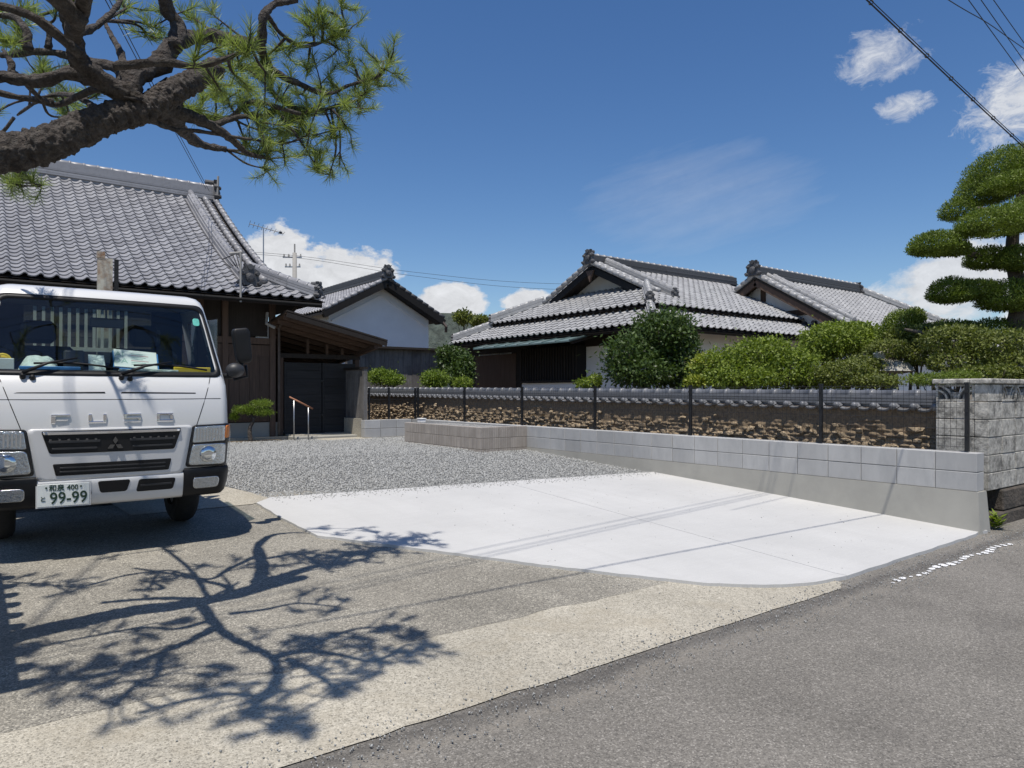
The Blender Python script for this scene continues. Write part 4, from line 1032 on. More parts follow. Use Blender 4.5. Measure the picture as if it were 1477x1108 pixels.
# ------------------------------------------------------------------ old street wall of concrete blocks
sw = root('street_wall', (10.5, 3.1, 0), 'stained old concrete block wall with fan-patterned openwork blocks along the street', 'wall')
SWY = 3.02; SX0 = 8.72
so = MB().box(0, 0.386, 0, 0.14, 0, 0.186, ch=0.006).build('s', 'block_old', None); sme = so.data; bpy.data.objects.remove(so)
MB().box(SX0 + 0.02, 16, SWY + 0.02, SWY + 0.12, 0.38, 1.32).build('mortar', 'mortar', sw)
def fan(Tm):
    """openwork block: frame with fanned ribs"""
    mb = MB(); W_, H_ = 0.386, 0.186
    mb.box(0, W_, 0, 0.13, 0, 0.022).box(0, W_, 0, 0.13, H_ - 0.02, H_).box(0, 0.02, 0, 0.13, 0.0221, H_ - 0.0201).box(W_ - 0.02, W_, 0, 0.13, 0.0221, H_ - 0.0201)
    for c0 in (0.0, W_):
        for rad in (0.11, 0.165):
            pts = []
            for k in range(9):
                a = math.pi / 2 * k / 8; pts.append((c0 + (1 if c0 == 0 else -1) * rad * math.cos(a), 0.065, 0.012 + rad * math.sin(a)))
            for a, b in zip(pts[:-1], pts[1:]): mb.beam(a, b, 0.12, 0.02, up=(0, 1, 0)) if False else mb.beam(a, b, 0.02, 0.12, up=(0, 1, 0))
    mb.beam((W_ / 2, 0.065, 0.02), (W_ / 2, 0.065, 0.1), 0.05, 0.12, up=(0, 1, 0))
    return mb
fo = fan(None).build('f', 'block_old', None); fme = fo.data; bpy.data.objects.remove(fo)
for i in range(18):
    x = SX0 + i * 0.40
    for c in range(6):
        z = 0.385 + c * 0.193
        if c == 5:
            if i == 0: place('block', sme, Matrix.Translation((x, SWY, z)), sw)
            else: place('openwork_block', fme, Matrix.Translation((x, SWY, z)), sw)
        else: place('block', sme, Matrix.Translation((x, SWY + 0.002 * ((i + c) % 3), z)), sw)
MB().box(SX0 - 0.03, 16, SWY - 0.03, SWY + 0.18, 1.545, 1.60, ch=0.01).build('coping', 'block_old', sw)
for i in range(8):
    z0 = -0.1
    for c in range(2):
        x0 = SX0 + 0.02 + i * 0.9 + 0.3 * c
        MB().box(x0, x0 + 0.885, SWY - 0.05 + 0.02 * ((i + c) % 2), SWY + 0.25, z0 + c * 0.24, z0 + c * 0.24 + 0.232 if c else 0.135, ch=0.015).build('base_stone', 'stone_base', sw)
# return along the boundary, seen through the mesh fence
sr = root('wall_return', (8.8, 3.3, 0), 'short return of stained old blocks seen through the black mesh fence', 'wall')
ro = MB().box(0, 0.14, 0, 0.385, 0, 0.186, ch=0.006).build('s', 'block_old', None); rme2 = ro.data; bpy.data.objects.remove(ro)
for c in range(6):
    for k, y in enumerate((SWY + 0.145,)):
        if c == 5:
            place('openwork_block', fme, Matrix.Translation((SX0 + 0.14, y, 0.385 + c * 0.193)) @ Matrix.Rotation(R(90), 4, 'Z'), sr)
        else: place('block', rme2, Matrix.Translation((SX0, y, 0.385 + c * 0.193)), sr)
MB().box(SX0 - 0.03, SX0 + 0.18, SWY + 0.181, SWY + 0.56, 1.545, 1.60, ch=0.01).build('coping', 'block_old', sr)
MB().box(SX0 + 0.0, SX0 + 0.2, SWY + 0.26, SWY + 0.54, -0.1, 0.383).build('base_stone', 'stone_base', sr)
# weed at the foot of the wall
def weed(name, p, n, h, label, mat='leaf_mid'):
    V = []; F = []; r = random.Random(int(p[0] * 100))
    for i in range(n):
        a = r.uniform(0, 6.28); l = h * r.uniform(0.5, 1.1); w = 0.018 * r.uniform(0.7, 1.4); z = r.uniform(0, h)
        d = Vector((math.cos(a), math.sin(a), r.uniform(0.2, 1.0))).normalized(); s = Vector((-math.sin(a), math.cos(a), 0))
        b = Vector(p) + Vector((r.uniform(-.04, .04), r.uniform(-.04, .04), z)); k = len(V)
        V += [b, b + d * l * 0.5 + s * w, b + d * l, b + d * l * 0.5 - s * w]; F.append((k, k + 1, k + 2, k + 3))
    return tag(mk(name, V, F, mat), label, 'plant')
weed('weed', (8.62, 2.93, 0.0), 70, 0.13, 'small green weed at the foot of the stained street wall')

# ------------------------------------------------------------------ foliage helpers
def leaf_cloud(name, blobs, n, size, mat, parent, asp=0.45, shell=0.72, up=0.0, seed=1, jag=0.12, flat=1.0, stray=0.16):
    """blobs: (centre, (rx,ry,rz)); leaves = small rhombi spread through each blob's outer volume"""
    g = np.random.default_rng(seed)
    vol = np.array([b[1][0] * b[1][1] + b[1][0] * b[1][2] + b[1][1] * b[1][2] for b in blobs]); cnt = (n * vol / vol.sum()).astype(int) + 1
    P = []; Nn = []
    for (c, r), k in zip(blobs, cnt):
        d = g.normal(size=(k, 3)); d /= np.linalg.norm(d, axis=1)[:, None]
        if flat < 1: d[:, 2] = np.where(d[:, 2] < 0, d[:, 2] * flat, d[:, 2])
        lump = np.array([mnoise.noise(Vector((x * 2.6 + c[0], y * 2.6 + c[1], z * 2.6))) + 0.5 * mnoise.noise(Vector((x * 6 + c[0], y * 6, z * 6))) for x, y, z in d])
        rad = (g.uniform(shell, 1.03, k) + jag * 1.6 * lump + g.exponential(0.9 * jag, k) * (g.random(k) < stray))
        P.append(np.array(c)[None] + d * rad[:, None] * np.array(r)[None]); Nn.append(d / np.array(r)[None])
    P = np.vstack(P); Nn = np.vstack(Nn); Nn /= np.linalg.norm(Nn, axis=1)[:, None]; m = len(P)
    ax = Nn * 0.6 + g.normal(size=(m, 3)) * 0.75 + np.array([0, 0, up])[None]; ax /= np.linalg.norm(ax, axis=1)[:, None]
    sd = np.cross(ax, Nn + g.normal(size=(m, 3)) * 0.6); sd /= (np.linalg.norm(sd, axis=1)[:, None] + 1e-9)
    s = (size * g.uniform(0.6, 1.35, m))[:, None]
    V = np.stack([P, P + ax * s * 0.5 + sd * s * asp * 0.5, P + ax * s, P + ax * s * 0.5 - sd * s * asp * 0.5], 1).reshape(-1, 3)
    return mk_big(name, V, np.arange(m * 4).reshape(-1, 4), mat, parent)
def pblob(x, y, rx, ry, d, depth=None):
    c = pix(x, y, d=d); k = d / F_PX; r = rx * k
    return ((c.x, c.y, c.z), (r, r if depth is None else depth, ry * k))
def shrub(name, label, cat, blobs, n, size, mat, base, seed, stems=5, kind='leaf', asp=0.5, jag=0.2, group=None, shell=0.5):
    """blobs in photo pixels with a depth"""
    B = [pblob(*b) for b in blobs]; bx = np.mean([b[0][0] for b in B]); by = np.mean([b[0][1] for b in B])
    rt = root(name, (bx, by, base), label, cat, group)
    leaf_cloud('foliage', B, n, size, mat, rt, asp=asp, seed=seed, jag=jag, shell=shell)
    r = random.Random(seed)
    mb = MB(); ft_ = Vector((bx, by, base - 0.05))
    for (c, rad) in B:
        c = Vector(c); mid = ft_.lerp(c, 0.55) + Vector((r.uniform(-.08, .08), r.uniform(-.08, .08), 0))
        mb.tube([Vector(p) for p in spline([ft_, ft_.lerp(mid, .5) + Vector((0, 0, .1)), mid, c], 3)], np.linspace(0.05, 0.018, 10), 6)
        for k in range(stems):
            e = c + Vector((r.uniform(-.8, .8) * rad[0], r.uniform(-.8, .8) * rad[1], r.uniform(-.3, .8) * rad[2]))
            mb.tube([mid.lerp(c, r.uniform(0.3, 1)), (mid + e) / 2 + Vector((0, 0, .06)), e], [0.016, 0.011, 0.005], 5)
    mb.build('stem', 'bark_grey', rt, True)
    return rt
G0 = 0.38
shrub('evergreen_tree', 'dark glossy evergreen tree hiding the near corner of the stepped-roof house', 'tree',
      [(958, 474, 43, 27, 14), (908, 510, 36, 26, 13.8), (975, 503, 36, 38, 14.1), (925, 535, 52, 24, 13.8), (985, 540, 30, 25, 13.9), (945, 495, 40, 25, 14.2)], 21000, 0.085, 'leaf_dark', G0, 11, asp=0.42)
shrub('leafy_bush', 'bright green leafy bush rising over the tiled earthen wall', 'bush',
      [(1050, 532, 46, 28, 12.4), (1095, 517, 46, 30, 12.3), (1140, 530, 44, 30, 12.2), (1170, 545, 30, 16, 12.0), (1075, 545, 60, 16, 12.1), (1110, 500, 28, 12, 12.4)], 21000, 0.06, 'leaf_mid', G0, 12)
shrub('yellow_bush', 'small yellow-green bush beside the dark evergreen tree', 'bush',
      [(1018, 525, 20, 13, 12.6), (1003, 550, 14, 7, 12.3), (1035, 540, 18, 14, 12.5)], 2300, 0.07, 'leaf_yellow', G0, 13)
shrub('rounded_shrub', 'dark clipped rounded shrub below the gabled wing roof', 'shrub',
      [(1205, 490, 50, 25, 13), (1235, 487, 38, 22, 13.2), (1185, 505, 30, 18, 13)], 13000, 0.06, 'leaf_mid', G0, 14, jag=0.07)
shrub('azalea', 'low azalea shrub just behind the wall, between the bright bush and the stone lantern', 'shrub',
      [(1215, 540, 40, 20, 11.6), (1245, 527, 28, 14, 11.8), (1260, 550, 34, 9, 11.2)], 9500, 0.05, 'leaf_azalea', G0, 15)
shrub('azalea', 'clipped azalea mound under the dark cone-topped bush', 'shrub',
      [(1318, 484, 38, 15, 12), (1282, 503, 32, 12, 11.8), (1322, 514, 36, 12, 11.8)], 9000, 0.05, 'leaf_azalea', G0, 16, jag=0.09, shell=0.72)
shrub('azalea', 'large azalea mound at the foot of the cloud-pruned tree', 'shrub',
      [(1378, 490, 46, 20, 11), (1446, 498, 52, 22, 10.6), (1385, 522, 42, 18, 10.8), (1470, 530, 40, 20, 10.2), (1425, 540, 50, 12, 10.3)], 17000, 0.05, 'leaf_azalea', G0, 17, jag=0.09, shell=0.72)
shrub('low_pine_pad', 'thin low clipped pad of green just behind the stained block wall', 'shrub',
      [(1345, 547, 34, 7, 10.0), (1385, 543, 26, 6, 10)], 5000, 0.05, 'leaf_topiary', G0, 18, asp=0.2)
shrub('garden_tree', 'small dark tree between the storehouse and the stepped-roof house', 'tree',
      [(655, 520, 24, 18, 21), (662, 540, 20, 17, 20.5), (645, 508, 15, 9, 21), (672, 530, 12, 18, 20.5)], 7000, 0.09, 'leaf_dark', G0, 19)
shrub('round_bush', 'round bright green bush in front of the grey board fence near the small dark tree', 'bush',
      [(627, 547, 20, 12, 18.5)], 3300, 0.06, 'leaf_bright', G0, 20)
shrub('round_bush', 'little bright green bush against the stepped-roof house wall', 'bush',
      [(668, 553, 13, 9, 17.5)], 1600, 0.06, 'leaf_mid', G0, 21)
shrub('round_bush', 'bright green bush behind the weathered gate post', 'bush',
      [(550, 543, 21, 11, 20.9), (568, 548, 15, 8, 20.6)], 3600, 0.07, 'leaf_bright', G0, 22)
shrub('low_bush', 'small bush below the white plaster corner beside the evergreen tree', 'bush',
      [(848, 553, 18, 7, 14.2), (860, 548, 10, 8, 14.2)], 1300, 0.06, 'leaf_mid', G0, 23)
shrub('distant_tree', 'yellowish distant tree top between the storehouse and the stepped-roof house', 'tree',
      [(668, 458, 12, 9, 45), (690, 462, 14, 6, 46)], 1800, 0.22, 'leaf_azalea', G0, 24)

# cloud-pruned tree
tpd = root('cloud_pruned_tree', tuple(pix(1462, 566, d=11.5).xy) + (0.38,), 'tall cloud-pruned garden tree with layered foliage pads behind the street wall', 'tree')
D_ = 11.5
def pad(bl, n, seed): leaf_cloud('foliage_pad', [pblob(x, y + ry * 0.08, rx * 0.93, ry * 0.92, d) for x, y, rx, ry, d in bl], int(n * 1.55), 0.040, 'leaf_topiary', tpd, asp=0.34, shell=0.66, up=0.7, seed=seed, jag=0.035, flat=0.45, stray=0.03)
pad([(1465, 250, 72, 45, 12.2), (1418, 280, 40, 34, 12.2), (1385, 306, 30, 24, 12.2), (1510, 238, 60, 36, 12.3)], 40000, 31)
pad([(1462, 268, 46, 22, 11.6), (1510, 262, 50, 28, 11.6)], 13000, 32)
pad([(1440, 324, 60, 30, 11.0), (1488, 312, 50, 36, 11.1), (1402, 333, 26, 12, 11)], 19000, 33)
pad([(1352, 356, 42, 26, 11.3), (1378, 362, 24, 14, 11.3)], 10000, 34)
pad([(1425, 376, 34, 24, 11.6), (1480, 376, 42, 28, 11.2)], 12000, 35)
pad([(1372, 424, 34, 28, 11.4), (1408, 422, 36, 22, 11.5)], 12000, 36)
pad([(1460, 432, 50, 34, 11.3), (1510, 420, 40, 30, 11.3)], 13000, 40)
pad([(1303, 476, 33, 34, 12.2), (1320, 458, 15, 16, 12.2)], 9000, 37)
pad([(1370, 478, 48, 18, 12.0), (1440, 482, 60, 26, 11.9)], 14000, 38)
mb = MB(); c0 = pix(1462, 400, d=11.5)
tr = [pix(1450, 600, d=11.5), pix(1458, 520, d=11.5), pix(1470, 430, d=11.5), pix(1460, 370, d=11.5), pix(1464, 320, d=11.5), pix(1478, 260, d=11.7)]
tr[0].z = 0.3
mb.tube([Vector(p) for p in spline(tr, 4)], np.linspace(0.17, 0.06, 21), 10); mb.build('trunk', 'bark_grey', tpd, True)
for (x, y, i) in ((1352, 360, 3), (1375, 425, 2), (1305, 475, 1), (1410, 300, 4), (1430, 330, 4), (1425, 375, 3)):
    a = Vector(tr[i]); b = pix(x, y, d=11.5)
    MB().tube([a, a.lerp(b, .4) + Vector((0, 0, -.06)), a.lerp(b, .75) + Vector((0, 0, .03)), b], [.07, .055, .045, .02], 7).build('limb', 'bark_grey', tpd, True)
# stone lantern among the azaleas
sl = root('stone_lantern', tuple(pix(1285, 560, d=11.9).xy) + (0.38,), 'weathered stone lantern half hidden among the azaleas', 'lantern')
c = pix(1283, 520, d=11.9)
MB().tube([(c.x, c.y, 0.36), (c.x, c.y, 1.75)], 0.13, 10).build('shaft', 'block_old', sl, True)
MB().tube([(c.x, c.y, 1.76), (c.x, c.y, 1.80), (c.x, c.y, 1.95), (c.x, c.y, 2.02)], [0.2, 0.42, 0.30, 0.1], 8).build('cap', 'block_old', sl)
MB().tube([(c.x - .35, c.y, 2.0), (c.x - .35, c.y, 2.08), (c.x - .35, c.y, 2.15)], [0.08, 0.11, 0.03], 8).build('finial', 'block_old', sl)

# small shaped pine by the house
bz = root('shaped_pine', (pix(362, 636, Y=15.35).x, 15.35, 0.40), 'small shaped garden pine with flat pads in front of the house wall', 'tree')
dd = pix(362, 600, Y=15.35); dB = dd.x * FWD[0] + dd.y * FWD[1]
for i, (x, y, rx, ry) in enumerate([(377, 583, 16, 6), (350, 591, 14, 6), (380, 595, 14, 5), (338, 601, 6, 5), (362, 593, 9, 5)]):
    leaf_cloud('foliage_pad', [pblob(x, y, rx, ry, dB)], 1300, 0.05, 'leaf_bright', bz, asp=0.2, shell=0.4, up=0.7, seed=50 + i)
b0 = Vector((dd.x, 15.35, 0.38)); P_ = [b0, pix(360, 620, d=dB), pix(366, 605, d=dB), pix(362, 596, d=dB), pix(374, 586, d=dB)]
MB().tube([Vector(p) for p in spline(P_, 4)], np.linspace(0.05, 0.015, 17), 7).build('trunk', 'bark_pine', bz, True)
MB().tube([pix(364, 604, d=dB), pix(350, 594, d=dB)], [0.02, 0.01], 6).tube([pix(364, 604, d=dB), pix(380, 598, d=dB)], [0.02, 0.01], 6).tube([pix(350, 594, d=dB), pix(338, 603, d=dB)], [0.014, 0.008], 6).build('limb', 'bark_pine', bz, True)
sheet('planting_strip', [(2.0, 15.0), (5.3, 15.0), (5.3, 15.69), (2.0, 15.69)], 'soil', 0.012)

# ------------------------------------------------------------------ overhanging pine
pn_ = root('pine_tree', (-1.9, 3.9, 0.05), 'large old pine with a thick limb reaching over the parked truck', 'tree')
def shp(x, y, h):
    g = pix(x, y, z=0.05)
    for _ in range(6): g = pix(x, y, z=gz(g.y) + 0.01)
    return Vector((g.x - SHX * h, g.y - SHY * h, g.z + h))
SK_PTS = []     # (point, radius) of all woody paths
def bark_tube(name, pts, r0, r1, n=10, seg=6, rough=0.16, parent=None, mat='bark_pine', wander=0.0, plates=0.0):
    pts = [Vector(p) for p in pts]
    if wander:
        r = random.Random(int(pts[0].x * 1e4) & 0xffff)
        pts = [pts[0]] + [p + Vector((r.uniform(-1, 1), r.uniform(-1, 1), r.uniform(-1, 1))) * wander for p in pts[1:]]
    S = spline(pts, seg); m = len(S); rad = [lerp(r0, r1, (i / (m - 1)) ** 0.8) for i in range(m)]
    if not plates: n = int(n * 1.6); rough *= 1.35
    mb = MB(); mb.tube([Vector(p) for p in S], rad, n)
    V = []
    for i, v in enumerate(mb.V):
        j = min(i // n, m - 1); c = Vector(S[j]); d = Vector(v) - c
        q = Vector(v) * (2.0 / max(rad[j], 0.02)) * 0.5
        k = 1 + rough * (mnoise.noise(q) + 0.7 * mnoise.noise(q * 2.3)) + rough * 0.6 * mnoise.noise(Vector((j * 0.6, c.x * 5, c.y * 5)))
        if plates:
            dd_, _ = mnoise.voronoi(Vector((v[0] * 26, v[1] * 26, v[2] * 26)), distance_metric='DISTANCE', exponent=2.5)
            k += plates * (min(0.5, dd_[1] - dd_[0]) - 0.2)
        V.append(c + d * k)
    o = mk(name, V, mb.F, mat, parent or pn_, True)
    for i, p in enumerate(S): SK_PTS.append((Vector(p), rad[i]))
    return o
limb = [(-1.95, 3.85, 0.0), (-1.75, 3.95, 1.0), (-1.25, 4.08, 1.9), (-0.55, 4.18, 2.42), pix(0, 222, d=3.46), pix(80, 203, d=3.55), pix(150, 172, d=3.65), pix(205, 158, d=3.75), pix(255, 130, d=3.88), pix(312, 98, d=4.02)]
tk = bark_tube('trunk', limb, 0.130, 0.058, 64, 40, 0.12, plates=0.24)
def P(*a): return [pix(x, y, d=d) for x, y, d in a]
bark_tube('branch', P((190, 150, 3.7), (192, 115, 3.72), (225, 90, 3.85), (255, 62, 3.95), (300, 52, 4.1), (340, 58, 4.25), (372, 58, 4.3), (378, 25, 4.25), (392, 6, 4.3), (430, 4, 4.4)), 0.062, 0.018, 12, 7, 0.28, wander=0.015)
bark_tube('branch', P((372, 58, 4.3), (378, 78, 4.45), (396, 105, 4.55), (425, 120, 4.65), (470, 131, 4.75), (505, 122, 4.85), (545, 112, 4.9)), 0.032, 0.008, 9, 6, 0.3, wander=0.015)
bark_tube('branch', P((396, 105, 4.55), (394, 128, 4.6), (412, 148, 4.65), (450, 158, 4.75), (500, 148, 4.85), (515, 145, 4.9)), 0.022, 0.007, 8, 6, 0.3, wander=0.012)
bark_tube('branch', P((385, 22, 4.3), (410, 50, 4.5), (435, 66, 4.6), (468, 60, 4.8), (500, 40, 4.9)), 0.016, 0.006, 8, 6, 0.3, wander=0.01)
bark_tube('branch', P((225, 158, 3.8), (262, 165, 4.0), (305, 182, 4.15), (335, 205, 4.3), (355, 224, 4.4), (390, 230, 4.5)), 0.045, 0.010, 10, 6, 0.28, wander=0.012)
bark_tube('branch', P((305, 182, 4.15), (340, 170, 4.3), (380, 165, 4.45), (400, 160, 4.55), (430, 195, 4.6), (455, 240, 4.7)), 0.020, 0.006, 8, 6, 0.3, wander=0.015)
bark_tube('branch', P((215, 172, 3.8), (250, 184, 3.95), (285, 190, 4.1), (345, 198, 4.3), (410, 205, 4.5), (440, 198, 4.6)), 0.016, 0.006, 8, 6, 0.3, wander=0.01)
bark_tube('branch', P((180, 140, 3.68), (150, 115, 3.6), (112, 90, 3.5), (108, 55, 3.45), (98, 20, 3.4), (88, -20, 3.35)), 0.052, 0.03, 12, 6, 0.28, wander=0.01)
bark_tube('branch', P((160, 128, 3.62), (110, 110, 3.6), (50, 118, 3.6), (0, 112, 3.55), (-60, 120, 3.5)), 0.042, 0.022, 10, 6, 0.3, wander=0.012)
bark_tube('branch', P((175, 150, 3.7), (170, 100, 3.8), (130, 88, 3.9), (70, 76, 4.0), (0, 80, 4.1)), 0.030, 0.016, 10, 6, 0.3, wander=0.012)
bark_tube('branch', P((115, 45, 3.45), (135, 40, 3.6), (160, 20, 3.7), (175, 0, 3.8)), 0.022, 0.012, 8, 6, 0.3)
bark_tube('branch', P((180, 100, 3.72), (172, 72, 3.8), (160, 50, 3.9), (150, 30, 4.0)), 0.022, 0.010, 8, 6, 0.3)
bark_tube('branch', P((40, 72, 3.7), (38, 45, 3.7), (20, 25, 3.75), (-10, 22, 3.8)), 0.024, 0.014, 8, 6, 0.3)
bark_tube('branch', P((18, 108, 3.6), (15, 90, 3.6), (5, 72, 3.6)), 0.02, 0.01, 8, 5, 0.3)
bark_tube('branch', P((70, 70, 3.9), (70, 45, 3.9), (58, 22, 4.0)), 0.018, 0.01, 8, 5, 0.3)
bark_tube('branch', P((250, 70, 3.9), (258, 40, 3.95), (240, 10, 3.9), (235, -30, 3.8)), 0.045, 0.03, 10, 6, 0.28)
bark_tube('branch', P((150, 175, 3.65), (130, 150, 4.1), (95, 135, 4.5), (60, 140, 4.9), (20, 170, 5.1)), 0.026, 0.009, 8, 6, 0.3, wander=0.02)
bark_tube('branch', P((60, 140, 4.9), (70, 165, 5.0), (95, 170, 5.1)), 0.012, 0.006, 7, 5, 0.3)
bark_tube('branch', P((20, 170, 5.1), (-20, 230, 5.2), (20, 265, 5.25), (50, 268, 5.3)), 0.014, 0.006, 7, 5, 0.3)
OV0 = len(SK_PTS)
# limbs overhead that throw the shadow on the apron
def Sh(*a): return [shp(x, y, h) for x, y, h in a]
bark_tube('branch', P((110, 82, 3.49), (106, 50, 3.4)) + Sh((318, 908, 3.05), (345, 925, 3.12), (392, 948, 3.3), (398, 975, 3.4), (380, 1005, 3.45), (352, 1030, 3.5)), 0.042, 0.022, 10, 6, 0.28)
bark_tube('branch', Sh((400, 946, 3.3), (440, 938, 3.4), (485, 942, 3.45), (540, 950, 3.5), (590, 930, 3.55)), 0.034, 0.012, 8, 6, 0.3, wander=0.02)
bark_tube('branch', Sh((440, 938, 3.4), (470, 920, 3.45), (510, 908, 3.5), (560, 905, 3.5)), 0.023, 0.011, 8, 6, 0.3, wander=0.02)
bark_tube('branch', Sh((415, 950, 3.33), (445, 968, 3.4), (470, 985, 3.45), (495, 1000, 3.5)), 0.029, 0.012, 8, 6, 0.3, wander=0.02)
bark_tube('branch', Sh((310, 905, 2.98), (275, 925, 3.05), (235, 940, 3.15), (180, 962, 3.25), (120, 980, 3.3), (80, 980, 3.35)), 0.039, 0.013, 8, 6, 0.3, wander=0.02)
bark_tube('branch', Sh((235, 940, 3.15), (228, 972, 3.25), (200, 985, 3.3), (175, 1010, 3.4), (152, 1022, 3.4)), 0.023, 0.012, 8, 6, 0.3, wander=0.02)
bark_tube('branch', Sh((380, 1005, 3.45), (320, 1002, 3.5), (260, 1012, 3.5), (195, 1030, 3.5)), 0.021, 0.011, 8, 6, 0.3, wander=0.02)
bark_tube('branch', Sh((300, 895, 2.9), (260, 905, 3.0), (200, 905, 3.05), (150, 915, 3.1), (60, 930, 3.1)), 0.023, 0.011, 8, 6, 0.3, wander=0.02)
bark_tube('branch', Sh((330, 885, 2.9), (380, 880, 2.95), (430, 870, 3.0), (490, 875, 3.05)), 0.023, 0.011, 8, 6, 0.3, wander=0.02)
bark_tube('branch', Sh((376, 842, 3.0), (378, 812, 3.05), (372, 788, 3.1), (392, 772, 3.1), (420, 768, 3.1)), 0.065, 0.021, 10, 6, 0.25)
bark_tube('branch', Sh((385, 805, 3.08), (430, 800, 3.1), (470, 815, 3.1), (520, 808, 3.1)), 0.026, 0.011, 8, 6, 0.3, wander=0.02)
bark_tube('branch', Sh((372, 800, 3.05), (330, 820, 3.0), (300, 835, 3.0), (240, 822, 3.0), (215, 850, 3.0)), 0.029, 0.012, 8, 6, 0.3, wander=0.02)
bark_tube('branch', Sh((240, 822, 3.0), (180, 830, 3.0), (120, 845, 3.0), (60, 842, 2.9), (10, 840, 2.9)), 0.019, 0.011, 8, 6, 0.3, wander=0.02)
# fine side twigs on the overhead limbs
r_t = random.Random(21); over_pts = [p for p, rd_ in SK_PTS[OV0:] if rd_ < 0.04 and (proj(p) is None or proj(p)[1] < -60 or proj(p)[0] < -60)]
TIPS = []
for k in range(150):
    p = r_t.choice(over_pts); q = p; path = [p]; hd = Vector((r_t.uniform(-1, 1), r_t.uniform(-1, 1), r_t.uniform(-.3, .5))).normalized()
    for j in range(4):
        hd = (hd + Vector((r_t.uniform(-.7, .7), r_t.uniform(-.7, .7), r_t.uniform(-.4, .4)))).normalized(); q = q + hd * r_t.uniform(0.04, 0.085); path.append(q)
    TIPS.append((path, q))
# needle tufts
zt = [(1370,240),(1320,270),(1230,130),(1150,80),(1130,60),(1210,180),(1260,330),(1230,450),(1180,480),(1140,540),(1130,590),(1060,480),(1000,510),(950,540),(910,545),(880,530),(1050,430),(1100,400),(1150,400),(1200,400),(1000,350),(1050,330),(940,260),(900,250),(880,350),(800,340),(760,320),(720,360),(700,390),(990,180),(1030,170),(960,190),(800,210),(560,100),(530,130),(570,40),(740,40),(680,60),(20,60),(60,100),(200,20),(280,10),(140,250),(170,250),(240,330),(220,390),(200,330),(350,330),(460,20),(90,30),(1210,5),(1000,420),(970,400),(1080,470),(870,400),(820,250),(850,240),(1160,40),(1100,95),(1300,330),(1180,300),(1120,300),(1240,380),(1340,290),(1090,250),(940,470),(1290,300),(1340,220),(1390,210),(1240,210),(1180,130),(1280,390)]
tufts = []; HEAVY = set()
for zx, zy in zt:
    x, y = zx / 2.4617, zy / 2.4617
    d = lerp(3.75, 5.0, min(1, x / 560)) + random.uniform(-0.15, 0.2)
    if x < 100 and y > 90: d = 4.9 + random.uniform(-0.2, 0.3)
    tufts.append(pix(x, y, d=d))
for zx, zy in [(110, 640), (70, 645), (40, 660), (150, 655)]: tufts.append(pix(zx / 2.46, zy / 2.46, d=5.25))
for x, y in [(620,930),(580,920),(560,905),(540,950),(590,945),(520,920),(480,915),(450,920),(555,935),(600,915),(500,985),(490,1000),(420,1035),(400,1050),(370,1030),(440,1050),(390,1020),(300,975),(290,990),(310,960),(160,955),(130,960),(80,965),(60,980),(180,970),(100,975),(50,930),(30,935),(240,900),(210,915),(270,895)]:
    tufts.append(shp(x, y, 3.45 + random.uniform(-0.15, 0.1))); HEAVY.add(len(tufts) - 1)
for x, y in [(470,862),(440,855),(500,865),(420,880),(480,880),(540,770),(520,765),(490,775),(555,778),(470,765),(530,810),(500,800),(470,820),(520,800),(210,850),(240,835),(250,795),(150,805),(120,848),(60,845),(30,832),(20,845)]:
    tufts.append(shp(x, y, 3.05 + random.uniform(-0.1, 0.1)))
sk_p = np.array([p[:] for p, r in SK_PTS])
NV = []; tw = MB(); rr = np.random.default_rng(9)
def needles(c, axis, n, L):
    ax = np.array(axis) / (np.linalg.norm(axis) + 1e-9)
    d = rr.normal(size=(n, 3)); d /= np.linalg.norm(d, axis=1)[:, None]
    d = d * 0.8 + ax * 0.7 + np.array([0, 0, 0.38]); d /= np.linalg.norm(d, axis=1)[:, None]
    st = np.array(c) + ax * rr.uniform(-0.085, 0.02, (n, 1)); l = L * rr.uniform(0.7, 1.1, (n, 1))
    s = np.cross(d, rr.normal(size=(n, 3))); s /= np.linalg.norm(s, axis=1)[:, None]; s *= 0.0014
    mid = st + d * l * 0.55 + np.array([0, 0, -0.003]); tip = st + d * l + np.array([0, 0, -0.008])
    NV.append(np.stack([st - s, st + s, mid + s, tip, mid - s], 1).reshape(-1, 3))
for ti, t in enumerate(tufts):
    hv_ = 2.2 if ti in HEAVY else 1.0
    dist = np.linalg.norm(sk_p - np.array(t), axis=1); k = int(np.argmin(dist)); q = Vector(sk_p[k])
    mid = q.lerp(t, 0.5) + Vector(rr.uniform(-0.05, 0.05, 3)) * min(1, dist[k] * 3)
    S = [Vector(p) for p in spline([q, mid, t], 5)]
    tw.tube(S, np.linspace(0.0085, 0.004, len(S)) * (1 + 0.25 * rr.random(len(S))), 6)
    ax = (t - mid); needles(t, ax, int(80 * hv_), 0.105)
    for j in range(rr.integers(2, 5)):
        o = Vector(rr.normal(size=3)) * 0.07 + Vector((0, 0, 0.02)); t2 = t + o
        b0 = t.lerp(mid, rr.uniform(0, 0.5)); tw.tube([b0, b0.lerp(t2, 0.5) + Vector(rr.uniform(-.012, .012, 3)), t2], [0.005, 0.0042, 0.003], 5)
        needles(t2, (t2 - b0) + Vector((0, 0, 0.03)), int(62 * hv_), 0.092)
for path, q in TIPS:
    tw.tube(path, np.linspace(0.009, 0.004, len(path)), 5)
    if rr.random() < 0.75 and (proj(q) is None or not (0 < proj(q)[0] < 1477 and 0 < proj(q)[1] < 1108) or rr.random() < 0.25): needles(q, q - path[-2], 90, 0.09)
tag(tw.build('twigs', 'bark_pine', pn_, True), kind='stuff')
NVa = np.vstack(NV); nn_ = len(NVa) // 5
